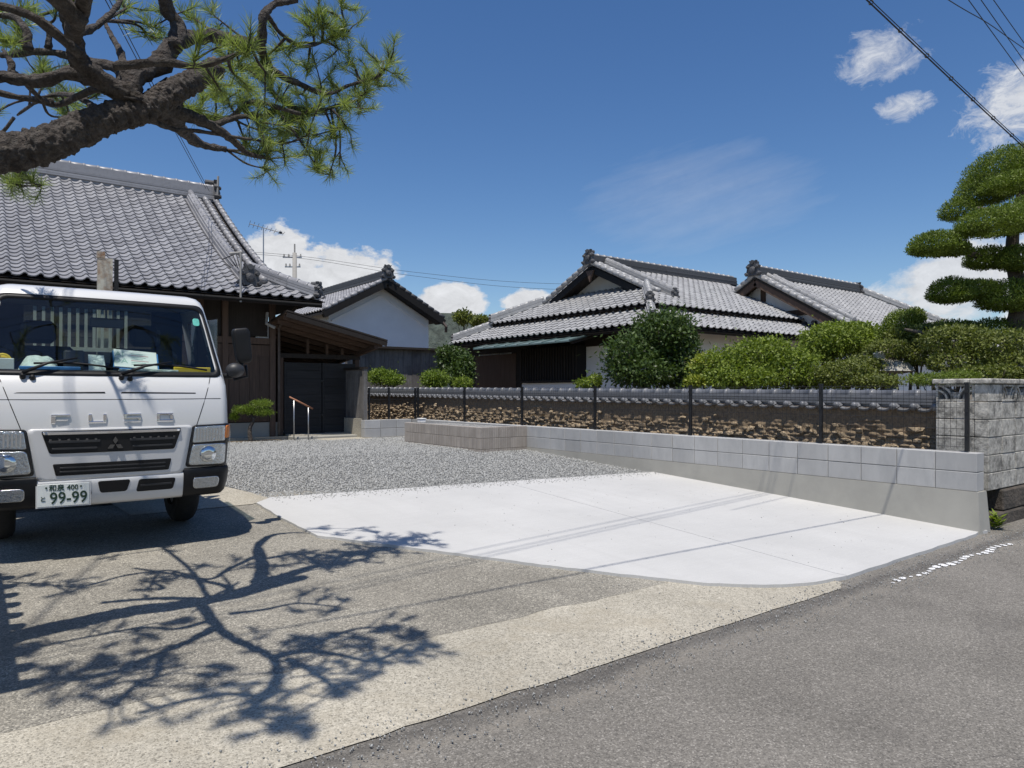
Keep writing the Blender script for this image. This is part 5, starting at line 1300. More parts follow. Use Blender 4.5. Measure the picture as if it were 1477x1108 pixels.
tag(mk_big('needles', NVa, np.arange(nn_ * 5).reshape(-1, 5), 'needle', pn_), kind='stuff')
MB().tube([pix(298, 106, d=4.0), pix(316, 93, d=4.03)], [0.045, 0.05], 14).build('sawn_end', 'bark_grey', pn_, True)

# ------------------------------------------------------------------ cables, poles, antenna
def cable(name, label, pts, r, mat='cable_black', group=None):
    mb = MB(); mb.tube([Vector(p) for p in spline(pts, 8)], r, 6, True)
    return tag(mb.build(name, mat, None, True), label, 'cable', group)
def tc_pt(x, up=0.0): return Vector((x, 2.8, 4.56 - 0.139 * (x - 5.63) + (0.004 * (x - 7) ** 2 if x > 7 or x < 0 else 0) + up))
rt = root('telephone_cable', tuple(tc_pt(6)), 'thick black overhead cable with hanger rings crossing above the street wall', 'cable')
xs_ = [-24, -14, -7, -2, 1, 3, 5, 6, 7, 8, 9, 11, 14, 20]
MB().tube([tc_pt(x) for x in xs_], 0.0065, 6).build('cable', 'cable_black', rt)
MB().tube([tc_pt(x, 0.03) for x in xs_], 0.004, 5).build('messenger_wire', 'cable_black', rt)
for i in range(-10, 14):
    q = tc_pt(5.2 + i * 0.5); dv = Vector((1, 0, -0.139)).normalized(); n2 = dv.cross(Vector((0, 0, 1)))
    MB().tube([q + (n2 * math.cos(t) + Vector((0, 0, 1)) * math.sin(t)) * 0.018 + Vector((0, 0, 0.012)) for t in np.linspace(0, 6.28, 9)], 0.004, 4, False).build('hanger', 'cable_black', rt)
def along(p, d, s, sag=0.0): q = p + d * s; q.z += sag; return q
for i, (x0, y0, x1, y1, z, lab) in enumerate([(1397, 0, 1477, 110, 7.0, 'lowest of three parallel power wires above the cloud-pruned tree'), (1415, 0, 1477, 88, 7.25, 'middle of three parallel power wires above the cloud-pruned tree'), (1433, 0, 1477, 62, 7.5, 'highest of three parallel power wires above the cloud-pruned tree')]):
    p, q = pix(x0, y0, z=z), pix(x1, y1, z=z); d = (q - p).normalized()
    cable('power_wire', lab, [along(p, d, s) for s in (-26, -8, 0, 4, 12, 30)], 0.0065, group='power wires along the street')
p, q = pix(1368, 0, d=9.0), pix(1480, 72, d=11.5); d = (q - p)
cable('drop_wire', 'slack service wire crossing the three power wires', [p - d * 1.2, p, p.lerp(q, .45) + Vector((0, 0, 0.03)), q, q + d * 1.2], 0.006)
for i, (xa, ya, xb, yb, lab) in enumerate([(302, 276, 158, 0, 'upper thin service wire running up from the timber house ridge'), (297, 272, 152, 0, 'lower thin service wire running up from the timber house ridge')]):
    h = pix(xa, ya, d=18.2); e = pix(xb, yb, d=9.0)
    cable('service_wire', lab, [h, h.lerp(e, .5) - Vector((0, 0, 0.02)), e, e + (e - h) * 0.9], 0.007)
up = root('utility_pole', tuple(pix(425, 420, d=48).xy) + (0.4,), 'distant concrete utility pole with crossarms beyond the storehouse roof', 'utility pole')
c = pix(425, 352, d=48); zt_ = c.z
MB().tube([(c.x, c.y, 0.3), (c.x, c.y, zt_ - 0.6)], [0.2, 0.14], 10).build('pole', 'pole_concrete', up, True)
MB().tube([(c.x, c.y, zt_ - 0.8), (c.x, c.y, zt_)], 0.05, 6).build('top_pipe', 'pole_concrete', up)
for dz, L in ((-0.9, 0.8), (-1.55, 0.65)):
    v = Vector((RGT[0], RGT[1], 0)); cc = Vector((c.x, c.y, zt_ + dz)); MB().beam(cc - v * L, cc + v * L * 0.6, 0.07, 0.08).build('crossarm', 'metal_rail', up)
    for k in (-0.9, -0.5, 0.5): MB().tube([cc + v * L * k + Vector((0, 0, 0.04)), cc + v * L * k + Vector((0, 0, 0.22))], [0.07, 0.04], 7).build('insulator', 'pole_concrete', up)
for i, (ya, yb, lab) in enumerate([(369, 409, 'upper thin line sagging from the distant utility pole'), (372, 417, 'lower thin line sagging from the distant utility pole')]):
    p0 = pix(428, ya, d=48); p1 = pix(790, yb, d=52); m = pix(600, (ya + yb) / 2 + 4, d=50)
    pl0 = pix(250, ya - 12, d=46)
    cable('distant_line', lab, [pl0, p0, m, p1, pix(1100, yb + 2, d=56)], 0.012)
M('plastic_dark', (0.05, 0.05, 0.05), 0.5)
an = root('tv_antenna', tuple(pix(380, 400, d=24).xy) + (0.4,), 'thin television antenna on a mast behind the timber house roof', 'antenna')
c = pix(380, 331, d=24)
MB().tube([(c.x, c.y, 0.3), (c.x, c.y, c.z + 0.03)], 0.02, 6).build('mast', 'metal_rail', an)
v = Vector((RGT[0], RGT[1], 0)); e0 = pix(360, 323, d=24); e1 = pix(409, 337, d=24)
MB().tube([e0, e1], 0.012, 5).build('boom', 'plastic_dark', an)
for k in range(9):
    q = e0.lerp(e1, k / 8); f = Vector((FWD[0], FWD[1], 0)); L = 0.22 + 0.015 * k
    MB().tube([q - f * L * 0.4 - Vector((0, 0, 0.13 - 0.006 * k)), q + f * L * 0.4 + Vector((0, 0, 0.13 - 0.006 * k))], 0.009, 4).build('element', 'plastic_dark', an)
MB().box(e1.x - 0.14, e1.x - 0.06, e1.y - 0.03, e1.y + 0.03, e1.z - 0.02, e1.z + 0.05).build('reflector', 'metal_black', an)
p2 = pix(390, 380, d=26); MB().tube([(p2.x, p2.y, 0.3), tuple(p2)], 0.02, 6)
# distant wooded hill
hv = []; hf = []; NH = 60
for i in range(NH + 1):
    x = lerp(-200, 1700, i / NH); q = pix(x, 452 + 22 * mnoise.noise(Vector((x * 0.006, 2, 0))) + 14 * abs(x - 690) / 400, d=420)
    if x < 560 or x > 720: q.z -= 8
    hv += [(q.x, q.y, -5), (q.x, q.y, max(q.z, 5)), (q.x * 1.3, q.y * 1.3, -5)]
for i in range(NH): hf += [(3 * i, 3 * i + 3, 3 * i + 4, 3 * i + 1), (3 * i + 1, 3 * i + 4, 3 * i + 5, 3 * i + 2)]
tag(mk('hills', hv, hf, 'hill_green', None, True), kind='structure')
# tile-topped gate wall beyond the left edge (its serrated shadow falls on the apron)
lw = root('tile_topped_wall', (-0.65, 4.7, 0), 'white plaster wall with a tiled coping beside the pine trunk', 'wall')
MB().box(-0.78, -0.48, 3.6, 5.7, 0, 1.95).build('wall', 'plaster_white', lw)
MB().prism([Vector((-0.31, 3.55, 1.97)), Vector((-0.63, 3.55, 2.16)), Vector((-0.95, 3.55, 1.97))], (0, 0, 0), (0, 2.2, 0)).build('coping', 'tile_dark', lw)
for i in range(10):
    y = 3.6 + 0.22 * i; MB().tube([(-0.285, y, 2.0), (-0.61, y, 2.2)], [0.06, 0.055], 8).build('coping_tile', 'tile_wall', lw, True)

# ------------------------------------------------------------------ truck
M('truck_white', (0.62, 0.622, 0.62), 0.30, 0.03, 1.5, coat=0.6, dirt=(0.55, 0.54, 0.52), dirt_amt=0.12, dirt_scale=3)
M('truck_black', (0.010, 0.010, 0.011), 0.5, 0.2, 8, spec=0.3)
M('plastic_grey', (0.028, 0.029, 0.032), 0.5, 0.1, 8)
M('interior', (0.030, 0.031, 0.034), 0.85, 0.15, 6)
M('dash', (0.045, 0.045, 0.047), 0.7, 0.15, 8)
M('tyre', (0.014, 0.014, 0.014), 0.9, 0.2, 30, 0.3, 60)
M('chrome', (0.75, 0.77, 0.80), 0.08, 0.02, 3, metal=1.0)
M('chrome_dark', (0.16, 0.165, 0.175), 0.2, 0.02, 3, metal=1.0)
M('reflector', (0.62, 0.63, 0.65), 0.18, 0.1, 40, 0.6, 45, 0.01, metal=0.9)
M('steel_rim', (0.35, 0.35, 0.35), 0.45, 0.1, 8, metal=0.6)
M('amber', (0.75, 0.20, 0.02), 0.2, 0.1, 60, 0.4, 80, 0.005)
M('cream_steel', (0.52, 0.50, 0.41), 0.5, 0.08, 6, dirt=(0.22, 0.10, 0.04), dirt_amt=0.9, dirt_scale=7)
M('paper', (0.74, 0.77, 0.74), 0.8, 0.05, 10)
M('bag_film', (0.58, 0.66, 0.63), 0.35, 0.2, 20, 0.8, 25, 0.03)
M('folder_blue', (0.04, 0.20, 0.50), 0.5, 0.05, 5)
M('tape_yellow', (0.75, 0.52, 0.03), 0.5, 0.1, 12)
M('ink_green', (0.012, 0.04, 0.022), 0.5, 0.05, 5)
M('ink_pale', (0.35, 0.52, 0.45), 0.7, 0.05, 5)
M('ink_red', (0.55, 0.25, 0.25), 0.7, 0.05, 5)
M('sticker', (0.60, 0.68, 0.70), 0.6, 0.05, 5)
M('sticker_green', (0.10, 0.42, 0.36), 0.6, 0.2, 30)
def glass_mat(name, tint, ior=1.5, rough=0.0, boost=1.0):
    m = bpy.data.materials.new(name); m.use_nodes = True; nt = m.node_tree; nt.nodes.clear(); MATS[name] = m
    o = nt.nodes.new('ShaderNodeOutputMaterial'); t = nt.nodes.new('ShaderNodeBsdfTransparent'); t.inputs[0].default_value = (*tint, 1)
    g = nt.nodes.new('ShaderNodeBsdfGlossy'); g.inputs['Roughness'].default_value = rough
    f = nt.nodes.new('ShaderNodeFresnel'); f.inputs[0].default_value = ior
    mx = nt.nodes.new('ShaderNodeMixShader'); gb = nt.nodes.new('ShaderNodeNewGeometry')
    nt.links.new(mth(nt, 'SUBTRACT', ior, mth(nt, 'MULTIPLY', gb.outputs['Backfacing'], ior - 1 / ior)), f.inputs[0])
    nt.links.new(mth(nt, 'MULTIPLY', f.outputs[0], boost, True), mx.inputs[0])
    nt.links.new(t.outputs[0], mx.inputs[1]); nt.links.new(g.outputs[0], mx.inputs[2]); nt.links.new(mx.outputs[0], o.inputs[0])
glass_mat('windshield_glass', (0.80, 0.87, 0.85), 1.5, 0.0, 1.5); glass_mat('lamp_glass', (0.92, 0.94, 0.95), 1.45, 0.02, 1.0)

TX, TY = 0.855, 6.28
TM = Matrix.Translation((TX, TY, gz(TY) + 0.012)) @ Matrix.Rotation(math.atan(0.05), 4, 'X')
trk = root('truck', (TX, TY + 1.2, gz(TY + 1.2)), 'white cab-over flatbed truck parked under the pine limb', 'truck')
class TB(MB):
    def build(s, name, mat, parent=None, smooth=False, world=True):
        V = [tuple(TM @ Vector(v)) for v in s.V]; return mk(name, V, s.F, mat, parent or trk, smooth)
ZP = [0.38, 0.42, 0.62, 0.80, 1.00, 1.20, 1.32, 1.415, 1.60, 1.80, 2.00, 2.045, 2.075, 2.095, 2.105]
FY = [0.07, 0.045, 0.020, 0.012, 0.010, 0.035, 0.075, 0.140, 0.245, 0.345, 0.450, 0.480, 0.520, 0.600, 0.740]
HW = [0.84, 0.86, 0.885, 0.888, 0.888, 0.886, 0.884, 0.876, 0.850, 0.818, 0.778, 0.760, 0.735, 0.685, 0.600]
def fyz(z): return float(np.interp(z, ZP, FY))
def hwz(z): return float(np.interp(z, ZP, HW))
SF = 0.90
def front_y(s, z):
    s = abs(s); f = fyz(z)
    if s <= SF: return f + 0.065 * s * s
    th = math.asin(min(1, (s - SF) / (1 - SF))); return f + 0.065 * SF * SF + 0.17 * (1 - math.cos(th))
def S0(x, z): return Vector((x, front_y(x / hwz(z), z), z))
def S(x, z, off=0.0):
    h = hwz(z) * 0.999; x = max(-h, min(h, x)); e = 0.004
    p = S0(x, z)
    if not off: return p
    a = S0(max(-h, x - e), z); b = S0(min(h, x + e), z); c = S0(x, z + e); d = S0(x, z - e)
    n = (b - a).cross(c - d).normalized()
    if n.y > 0: n = -n
    return p + n * off
def rloop(corners, r=0.2, k=5, per=7):
    """rounded quad loop in (x,z): corners bl,br,tr,tl; r fraction"""
    bl, br, tr, tl = [Vector((c[0], c[1])) for c in corners]
    cs = [bl, br, tr, tl]; out = []
    for i in range(4):
        p0, p1, p2 = cs[i - 1], cs[i], cs[(i + 1) % 4]
        ra = min(r, 0.49 * (p0 - p1).length, 0.49 * (p2 - p1).length)
        a = p1 + (p0 - p1).normalized() * ra; b = p1 + (p2 - p1).normalized() * ra
        for j in range(k + 1):
            t = j / k; out.append((1 - t) ** 2 * a + 2 * t * (1 - t) * p1 + t * t * b)
        nx_ = cs[(i + 2) % 4]; c = p2 + (p1 - p2).normalized() * min(r, 0.49 * (p1 - p2).length, 0.49 * (nx_ - p2).length)
        for j in range(1, per): out.append(b.lerp(c, j / per))
    return out
def patch(name, corners, mat, parent=None, off=0.004, depth=0.02, r=0.02, smooth=True, rings=(1, 0.93, 0.75, 0.5, 0.25)):
    """rounded-quad piece lying on the cab front at offset off, with a skirt going down by depth"""
    L = rloop(corners, r); n = len(L); c = sum(L, Vector((0, 0))) / n
    V = [S(p.x, p.y, off - depth) for p in L]
    for k in rings: V += [S(c.x + (p.x - c.x) * k, c.y + (p.y - c.y) * k, off) for p in L]
    V.append(S(c.x, c.y, off)); m = len(rings) + 1; F = []
    for j in range(m - 1):
        for i in range(n): F.append((j * n + i, j * n + (i + 1) % n, (j + 1) * n + (i + 1) % n, (j + 1) * n + i))
    for i in range(n): F.append(((m - 1) * n + i, (m - 1) * n + (i + 1) % n, m * n))
    return TB().add(V, F).build(name, mat, parent, smooth)
def ring(name, co, ci, mat, parent=None, off=0.006, off_in=None, ro=0.06, ri=0.05):
    A = rloop(co, ro); B = rloop(ci, ri); n = len(A); oi = off if off_in is None else off_in
    V = [S(p.x, p.y, -0.006) for p in A] + [S(p.x, p.y, off) for p in A] + [S(p.x, p.y, oi) for p in B] + [S(p.x, p.y, oi - 0.02) for p in B]
    F = [(j * n + i, j * n + (i + 1) % n, (j + 1) * n + (i + 1) % n, (j + 1) * n + i) for j in range(3) for i in range(n)]
    return TB().add(V, F).build(name, mat, parent, True)
def recess(name, corners, depth, mat_in, parent=None, r=0.02, rim=None, off=0.004):
    """opening: visible dark pocket sunk behind the surface is approximated by a lipped frame and an inner plate"""
    L = rloop(corners, r); n = len(L)
    V = [S(p.x, p.y, off) for p in L] + [S(p.x, p.y, off) + Vector((0, 0.0, 0)) for p in L]
    return patch(name, corners, mat_in, parent, off=off, depth=0.01, r=r)
def mir(c): return [(-c[1][0], c[1][1]), (-c[0][0], c[0][1]), (-c[3][0], c[3][1]), (-c[2][0], c[2][1])]

# cab shell: rows from the sill up over the roof, open at windscreen and side windows
YBK = 1.56
rows = [0.645, 0.72, 0.80, 0.90, 1.0, 1.1, 1.2, 1.26, 1.32, 1.37, 1.415, 1.5, 1.6, 1.7, 1.8, 1.9, 2.0, 2.02, 2.045, 2.06, 2.075, 2.086, 2.095, 2.105]
sc_ = list(np.linspace(0, SF, 13)) + [SF + (1 - SF) * math.sin(t) for t in np.linspace(0.2, math.pi / 2, 8)]
sides = np.linspace(0.0, 1.0, 9)[1:]
def row_pts(z):
    h = hwz(z); R_ = [(s * h, front_y(s, z)) for s in sc_]; y0 = R_[-1][1]
    R_ += [(h, lerp(y0, YBK, t)) for t in sides]
    Lf = [(-x, y) for x, y in R_[:0:-1]]
    return [Vector((x, y, z)) for x, y in Lf + R_]
half_n = len(sc_) + len(sides); ncol = 2 * half_n - 1; mid = half_n - 1
V = []; F = []
for z in rows: V += row_pts(z)
nf = len(sc_) - 8
for j in range(len(rows) - 1):
    for i in range(ncol - 1):
        k0, k1 = abs(i - mid), abs(i + 1 - mid); k = max(k0, k1)
        zin = 1.415 <= rows[j] < 1.999
        if zin and k <= 12: continue                                    # windscreen
        if zin and rows[j] >= 1.4 and rows[j] < 1.9 and len(sc_) + 1 < k <= len(sc_) + 5: continue   # side window
        F.append((j * ncol + i, j * ncol + i + 1, (j + 1) * ncol + i + 1, (j + 1) * ncol + i))
top = (len(rows) - 1) * ncol
F.append(tuple(top + i for i in range(ncol)))
cab = TB().add(V, F).build('cab', 'truck_white', trk, True)
# back wall of the cab with a window
bk = TB().box(-0.88, 0.88, YBK - 0.03, YBK, 0.645, 1.48).box(-0.80, -0.52, YBK - 0.03, YBK, 1.481, 1.98).box(0.52, 0.80, YBK - 0.03, YBK, 1.481, 1.98).box(-0.79, 0.79, YBK - 0.03, YBK, 1.981, 2.08)
bk.build('cab_back', 'interior', trk)
TB().box(-0.52, 0.52, YBK - 0.02, YBK - 0.014, 1.48, 1.98).build('rear_window', 'windshield_glass', trk)
TB().box(-0.74, 0.74, 0.62, YBK - 0.04, 1.985, 2.0).build('headliner', 'interior', trk)
TB().box(-0.85, 0.85, 0.22, YBK - 0.04, 0.70, 0.74).build('cab_floor', 'interior', trk)
TB().add([(-0.84, 0.2, 1.418), (0.84, 0.2, 1.418), (0.84, 0.62, 1.43), (-0.84, 0.62, 1.43), (-0.84, 0.72, 1.0), (0.84, 0.72, 1.0), (-0.84, 0.72, 0.74), (0.84, 0.72, 0.74)], [(0, 1, 2, 3), (3, 2, 5, 4), (4, 5, 7, 6)]).build('dashboard', 'dash', trk)
for sx in (-1, 1):
    TB().box(sx * 0.82 - 0.015, sx * 0.82 + 0.015, 0.5, YBK - 0.05, 0.74, 1.40).build('door_lining', 'interior', trk)
    TB().box(sx * 0.42 - 0.28, sx * 0.42 + 0.28, 1.22, 1.40, 0.95, 1.62, ch=0.05).box(sx * 0.42 - 0.13, sx * 0.42 + 0.13, 1.24, 1.36, 1.64, 1.84, ch=0.04).box(sx * 0.42 - 0.28, sx * 0.42 + 0.28, 0.85, 1.22, 0.95, 1.08, ch=0.04).build('seat', 'interior', trk)
st_c = Vector((-0.0, 0, 0)); swc = Vector((-0.42, 0.86, 1.42))
ax1 = Vector((1, 0, 0)); ax2 = Vector((0, 0.85, 0.53))
TB().tube([swc + (ax1 * math.cos(t) + ax2 * math.sin(t)) * 0.2 for t in np.linspace(0, 6.283, 25)], 0.016, 6, False).tube([swc - ax1 * 0.19, swc + ax1 * 0.19], 0.014, 6).tube([swc, swc + Vector((0, 0.0, -0.3))], 0.03, 6).build('steering_wheel', 'truck_black', trk, True)
# windscreen
V = []; F = []; zz_ = np.linspace(1.415, 2.0, 9); ss_ = np.linspace(-SF, SF, 25)
for z in zz_:
    for s in ss_: V.append(Vector((s * hwz(z), front_y(s, z) - 0.001, z)))
for j in range(8):
    for i in range(24): F.append((j * 25 + i, j * 25 + i + 1, (j + 1) * 25 + i + 1, (j + 1) * 25 + i))
ws = TB().add(V, F).build('windscreen', 'windshield_glass', trk, True)
def qd(s0, z0, s1, z1): return [(-s0 * hwz(z0), z0), (s0 * hwz(z0), z0), (s1 * hwz(z1), z1), (-s1 * hwz(z1), z1)]
ring('windscreen_seal', qd(0.955, 1.392, 0.955, 2.012), qd(0.918, 1.428, 0.918, 1.975), 'truck_black', ws, off=0.005, ro=0.07, ri=0.075)
patch('sticker', [(-0.795, 1.905), (-0.735, 1.905), (-0.735, 1.945), (-0.795, 1.945)], 'sticker', ws, off=0.003, depth=0.002, r=0.003)
patch('inspection_sticker', [(0.645, 1.83), (0.70, 1.83), (0.70, 1.895), (0.645, 1.895)], 'sticker_green', ws, off=0.003, depth=0.002, r=0.02)
# side glass
for sx in (-1, 1):
    TB().box(sx * 0.845 - 0.004, sx * 0.845 + 0.004, 0.40, 1.35, 1.415, 1.9).build('side_window', 'windshield_glass', trk)
# inside mirror
TB().box(-0.12, 0.13, 0.50, 0.52, 1.78, 1.86, ch=0.008).tube([(0, 0.52, 1.86), (0, 0.54, 1.97)], 0.008, 5).build('inside_mirror', 'plastic_grey', trk)
# panel seams and slots (gap darkness put on as black strips over the skin)
patch('panel_gap_strip', [(-0.80, 1.213), (0.80, 1.213), (0.80, 1.218), (-0.80, 1.218)], 'truck_black', cab, off=0.0012, depth=0.002, r=0.001)
for sx in (-1, 1):
    c = [(0.045, 1.262), (0.60, 1.258), (0.60, 1.266), (0.05, 1.274)] if sx > 0 else [(-0.64, 1.262), (-0.06, 1.262), (-0.065, 1.274), (-0.62, 1.268)]
    patch('vent_slot_strip', c, 'truck_black', cab, off=0.0015, depth=0.003, r=0.003)
    patch('panel_gap_strip', [(sx * 0.60 - 0.003, 1.0), (sx * 0.60 + 0.003, 1.0), (sx * 0.735 + 0.003, 1.40), (sx * 0.735 - 0.003, 1.40)], 'truck_black', cab, off=0.0012, depth=0.002, r=0.001)
# letters F U S O
def lett(nm, cx, strokes):
    b = TB()
    for (x0, x1, z0, z1) in strokes:
        p = S(cx + (x0 + x1) / 2, 1.066, 0)
        y = min(S(cx + x0, 1.066).y, S(cx + x1, 1.066).y)
        b.box(cx + x0, cx + x1, y - 0.013, y + 0.02, 1.038 + z0, 1.038 + z1, ch=0.003)
    b.build(nm, 'chrome', trk)
W2 = 0.060; H = 0.068; k_ = 0.014
lett('letter', -0.355, [(-W2, -W2 + 0.028, 0, H - k_ - 0.001), (-W2, W2, H - k_, H), (-W2 + 0.029, W2 - 0.012, 0.022, 0.035)])
lett('letter', -0.117, [(-W2, -W2 + 0.022, k_ + 0.001, H), (W2 - 0.022, W2, k_ + 0.001, H), (-W2, W2, 0, k_)])
lett('letter', 0.121, [(-W2, W2, H - k_ + 0.002, H), (-W2, W2, 0.0, k_ - 0.002), (-W2, W2, H / 2 - 0.007, H / 2 + 0.007), (-W2, -W2 + 0.022, H / 2 + 0.0075, H - k_ + 0.0015), (W2 - 0.022, W2, k_ - 0.0015, H / 2 - 0.0075)])
lett('letter', 0.356, [(-W2, -W2 + 0.022, k_ + 0.001, H - k_ - 0.001), (W2 - 0.022, W2, k_ + 0.001, H - k_ - 0.001), (-W2, W2, 0, k_), (-W2, W2, H - k_, H)])
# grille
patch('grille_surround', [(-0.50, 0.615), (0.50, 0.615), (0.565, 1.0), (-0.565, 1.0)], 'truck_white', trk, off=0.010, depth=0.02, r=0.035)
gr_ = patch('grille', [(-0.425, 0.815), (0.425, 0.815), (0.478, 0.985), (-0.478, 0.985)], 'truck_black', trk, off=0.0145, depth=0.012, r=0.02)
patch('chrome_strip', [(-0.462, 0.958), (0.462, 0.958), (0.468, 0.978), (-0.468, 0.978)], 'chrome', gr_, off=0.024, depth=0.012, r=0.006)
for sx in (-1, 1):
    patch('grille_bar', [(min(sx * .10, sx * .43), 0.895), (max(sx * .10, sx * .43), 0.895), (max(sx * .10, sx * .43), 0.912), (min(sx * .10, sx * .43), 0.912)], 'plastic_grey', gr_, off=0.022, depth=0.01, r=0.004)
    patch('grille_bar', [(min(sx * .12, sx * .41), 0.845), (max(sx * .12, sx * .41), 0.845), (max(sx * .12, sx * .41), 0.858), (min(sx * .12, sx * .41), 0.858)], 'plastic_grey', gr_, off=0.020, depth=0.01, r=0.004)
    for kx in np.linspace(0.13, 0.42, 6): patch('grille_tab', [(sx * kx - 0.008, 0.912), (sx * kx + 0.008, 0.912), (sx * kx + 0.008, 0.925), (sx * kx - 0.008, 0.925)], 'chrome_dark', gr_, off=0.021, depth=0.008, r=0.002)
eb = TB(); ey = S(0, 0.88, 0.028).y     # three-diamond badge
for a0 in (90, 210, 330):
    d = Vector((math.cos(R(a0)), 0, math.sin(R(a0)))); n_ = Vector((-d.z, 0, d.x)); o = Vector((0, ey, 0.872)); q = 0.062
    eb.prism([o + d * 0.002, o + d * q * 0.5 + n_ * q * 0.285, o + d * q, o + d * q * 0.5 - n_ * q * 0.285], (0, 0.018, 0), (0, 0, 0))
eb.build('badge', 'chrome_dark', trk)
patch('lower_intake', [(-0.385, 0.648), (0.385, 0.648), (0.405, 0.738), (-0.405, 0.738)], 'truck_black', trk, off=0.0145, depth=0.012, r=0.012)
for z in (0.672, 0.702): patch('intake_bar', [(-0.36, z), (0.36, z), (0.36, z + 0.010), (-0.36, z + 0.010)], 'plastic_grey', trk, off=0.0185, depth=0.008, r=0.003)
TB().box(-0.86, 0.86, 0.10, 0.5, 0.60, 0.66).build('cab_gap', 'truck_black', trk)
# bumper: white centre with openings, black corner pieces with lamps
V = []; F = []; bz_ = [0.395, 0.405, 0.43, 0.50, 0.57, 0.60, 0.618, 0.622]; bo_ = [-0.03, 0.0, 0.012, 0.018, 0.018, 0.014, 0.004, -0.03]
def bump_piece(name, xa, xb, mat, zt=1.0, grow=0.0, n=18):
    V = []; F = []
    for z, o in zip(bz_, bo_):
        zz = 0.395 + (z - 0.395) * zt
        for i in range(n + 1):
            x = lerp(xa, xb, i / n); V.append(S(x, zz, o + grow))
    for j in range(len(bz_) - 1):
        for i in range(n): F.append((j * (n + 1) + i, j * (n + 1) + i + 1, (j + 1) * (n + 1) + i + 1, (j + 1) * (n + 1) + i))
    return TB().add(V, F).build(name, mat, trk, True)
bmp = bump_piece('bumper', -0.50, 0.50, 'truck_white')
for sx in (-1, 1):
    xa, xb = (0.50, 0.858) if sx > 0 else (-0.858, -0.50)
    be = bump_piece('bumper_end', xa, xb, 'truck_black', 1.12, 0.004)
    TB().add([S(sx * 0.858, z, 0.018) for z in (0.40, 0.63)] + [Vector((sx * 0.885, 0.55, 0.45)), Vector((sx * 0.885, 0.55, 0.63))], [(0, 1, 3, 2)]).build('bumper_side', 'truck_black', trk)
    c = [(0.575, 0.475), (0.775, 0.475), (0.785, 0.565), (0.575, 0.565)]; c = c if sx > 0 else mir(c)
    lp = patch('front_lamp', c, 'reflector', be, off=0.026, depth=0.02, r=0.03)
    patch('lamp_lens', [(a * 1.0, b) for a, b in c], 'lamp_glass', be, off=0.033, depth=0.01, r=0.03)
o1 = patch('bumper_opening', [(-0.095, 0.50), (0.085, 0.50), (0.11, 0.592), (-0.115, 0.592)], 'truck_black', bmp, off=0.0205, depth=0.02, r=0.02)
patch('bumper_opening', [(0.15, 0.488), (0.42, 0.488), (0.44, 0.580), (0.17, 0.588)], 'truck_black', bmp, off=0.0205, depth=0.02, r=0.02)
patch('bumper_opening', [(-0.42, 0.488), (-0.15, 0.488), (-0.17, 0.588), (-0.44, 0.580)], 'truck_black', bmp, off=0.0205, depth=0.02, r=0.02)
for x0, x1 in ((0.18, 0.41), (-0.41, -0.18)):
    patch('opening_bar', [(x0, 0.53), (x1, 0.53), (x1, 0.545), (x0, 0.545)], 'plastic_grey', bmp, off=0.024, depth=0.01, r=0.004)
# headlamps
for sx in (-1, 1):
    f = (lambda c: c) if sx > 0 else mir
    hl_ = patch('headlamp', f([(0.515, 0.655), (0.845, 0.645), (0.872, 1.005), (0.565, 1.0)]), 'truck_black', trk, off=0.010, depth=0.02, r=0.03)
    patch('upper_reflector', f([(0.565, 0.855), (0.825, 0.862), (0.83, 0.992), (0.582, 0.985)]), 'reflector', hl_, off=0.015, depth=0.006, r=0.015)
    patch('lower_reflector', f([(0.535, 0.672), (0.825, 0.665), (0.835, 0.84), (0.565, 0.84)]), 'reflector', hl_, off=0.015, depth=0.006, r=0.03)
    for i in range(9):
        x = lerp(0.60, 0.80, i / 8); patch('rib', f([(x - 0.005, 0.868), (x + 0.005, 0.868), (x + 0.005, 0.978), (x - 0.005, 0.978)]), 'chrome', hl_, off=0.021, depth=0.008, r=0.002)
    c = S(sx * 0.69, 0.755, 0.0); n_ = Vector((sx * 0.12, -1, 0)).normalized()
    TB().tube([c + n_ * 0.012, c + n_ * 0.02, c + n_ * 0.026], [0.07, 0.066, 0.03], 18).build('bulb_bowl', 'chrome', hl_, True)
    patch('turn_signal', f([(0.825, 0.88), (0.868, 0.885), (0.874, 0.985), (0.835, 0.99)]), 'amber', hl_, off=0.018, depth=0.01, r=0.012)
    patch('lens', f([(0.52, 0.66), (0.842, 0.65), (0.868, 1.0), (0.568, 0.995)]), 'lamp_glass', hl_, off=0.030, depth=0.018, r=0.03)
# wipers
for xs, xe, ze in ((-0.585, -0.235, 1.515), (0.055, 0.43, 1.50), ):
    wpp = TB(); p0 = S(xs, 1.395, 0.03); p1 = S(lerp(xs, xe, .45), lerp(1.395, ze, .55), 0.05); p2 = S(xe, ze, 0.03)
    wpp.tube([S(xs, 1.375, 0.0), S(xs, 1.385, 0.035)], 0.02, 8).tube([p0, p1, p2], [0.016, 0.011, 0.007], 6)
    w_o = wpp.build('wiper_arm', 'truck_black', trk, True)
    b2 = TB(); b2.tube([S(xe - 0.28 + t * 0.56, lerp(1.475, 1.445, t) + 0.02 * math.sin(math.pi * t), 0.014) for t in np.linspace(0, 1, 9)], 0.008, 5)
    b2.build('wiper_blade', 'truck_black', w_o, True)
    TB().tube([S(xs + 0.06, 1.372, 0.004), S(xs + 0.06, 1.372, 0.03)], [0.022, 0.014], 10).build('washer_nozzle', 'truck_black', trk, True)
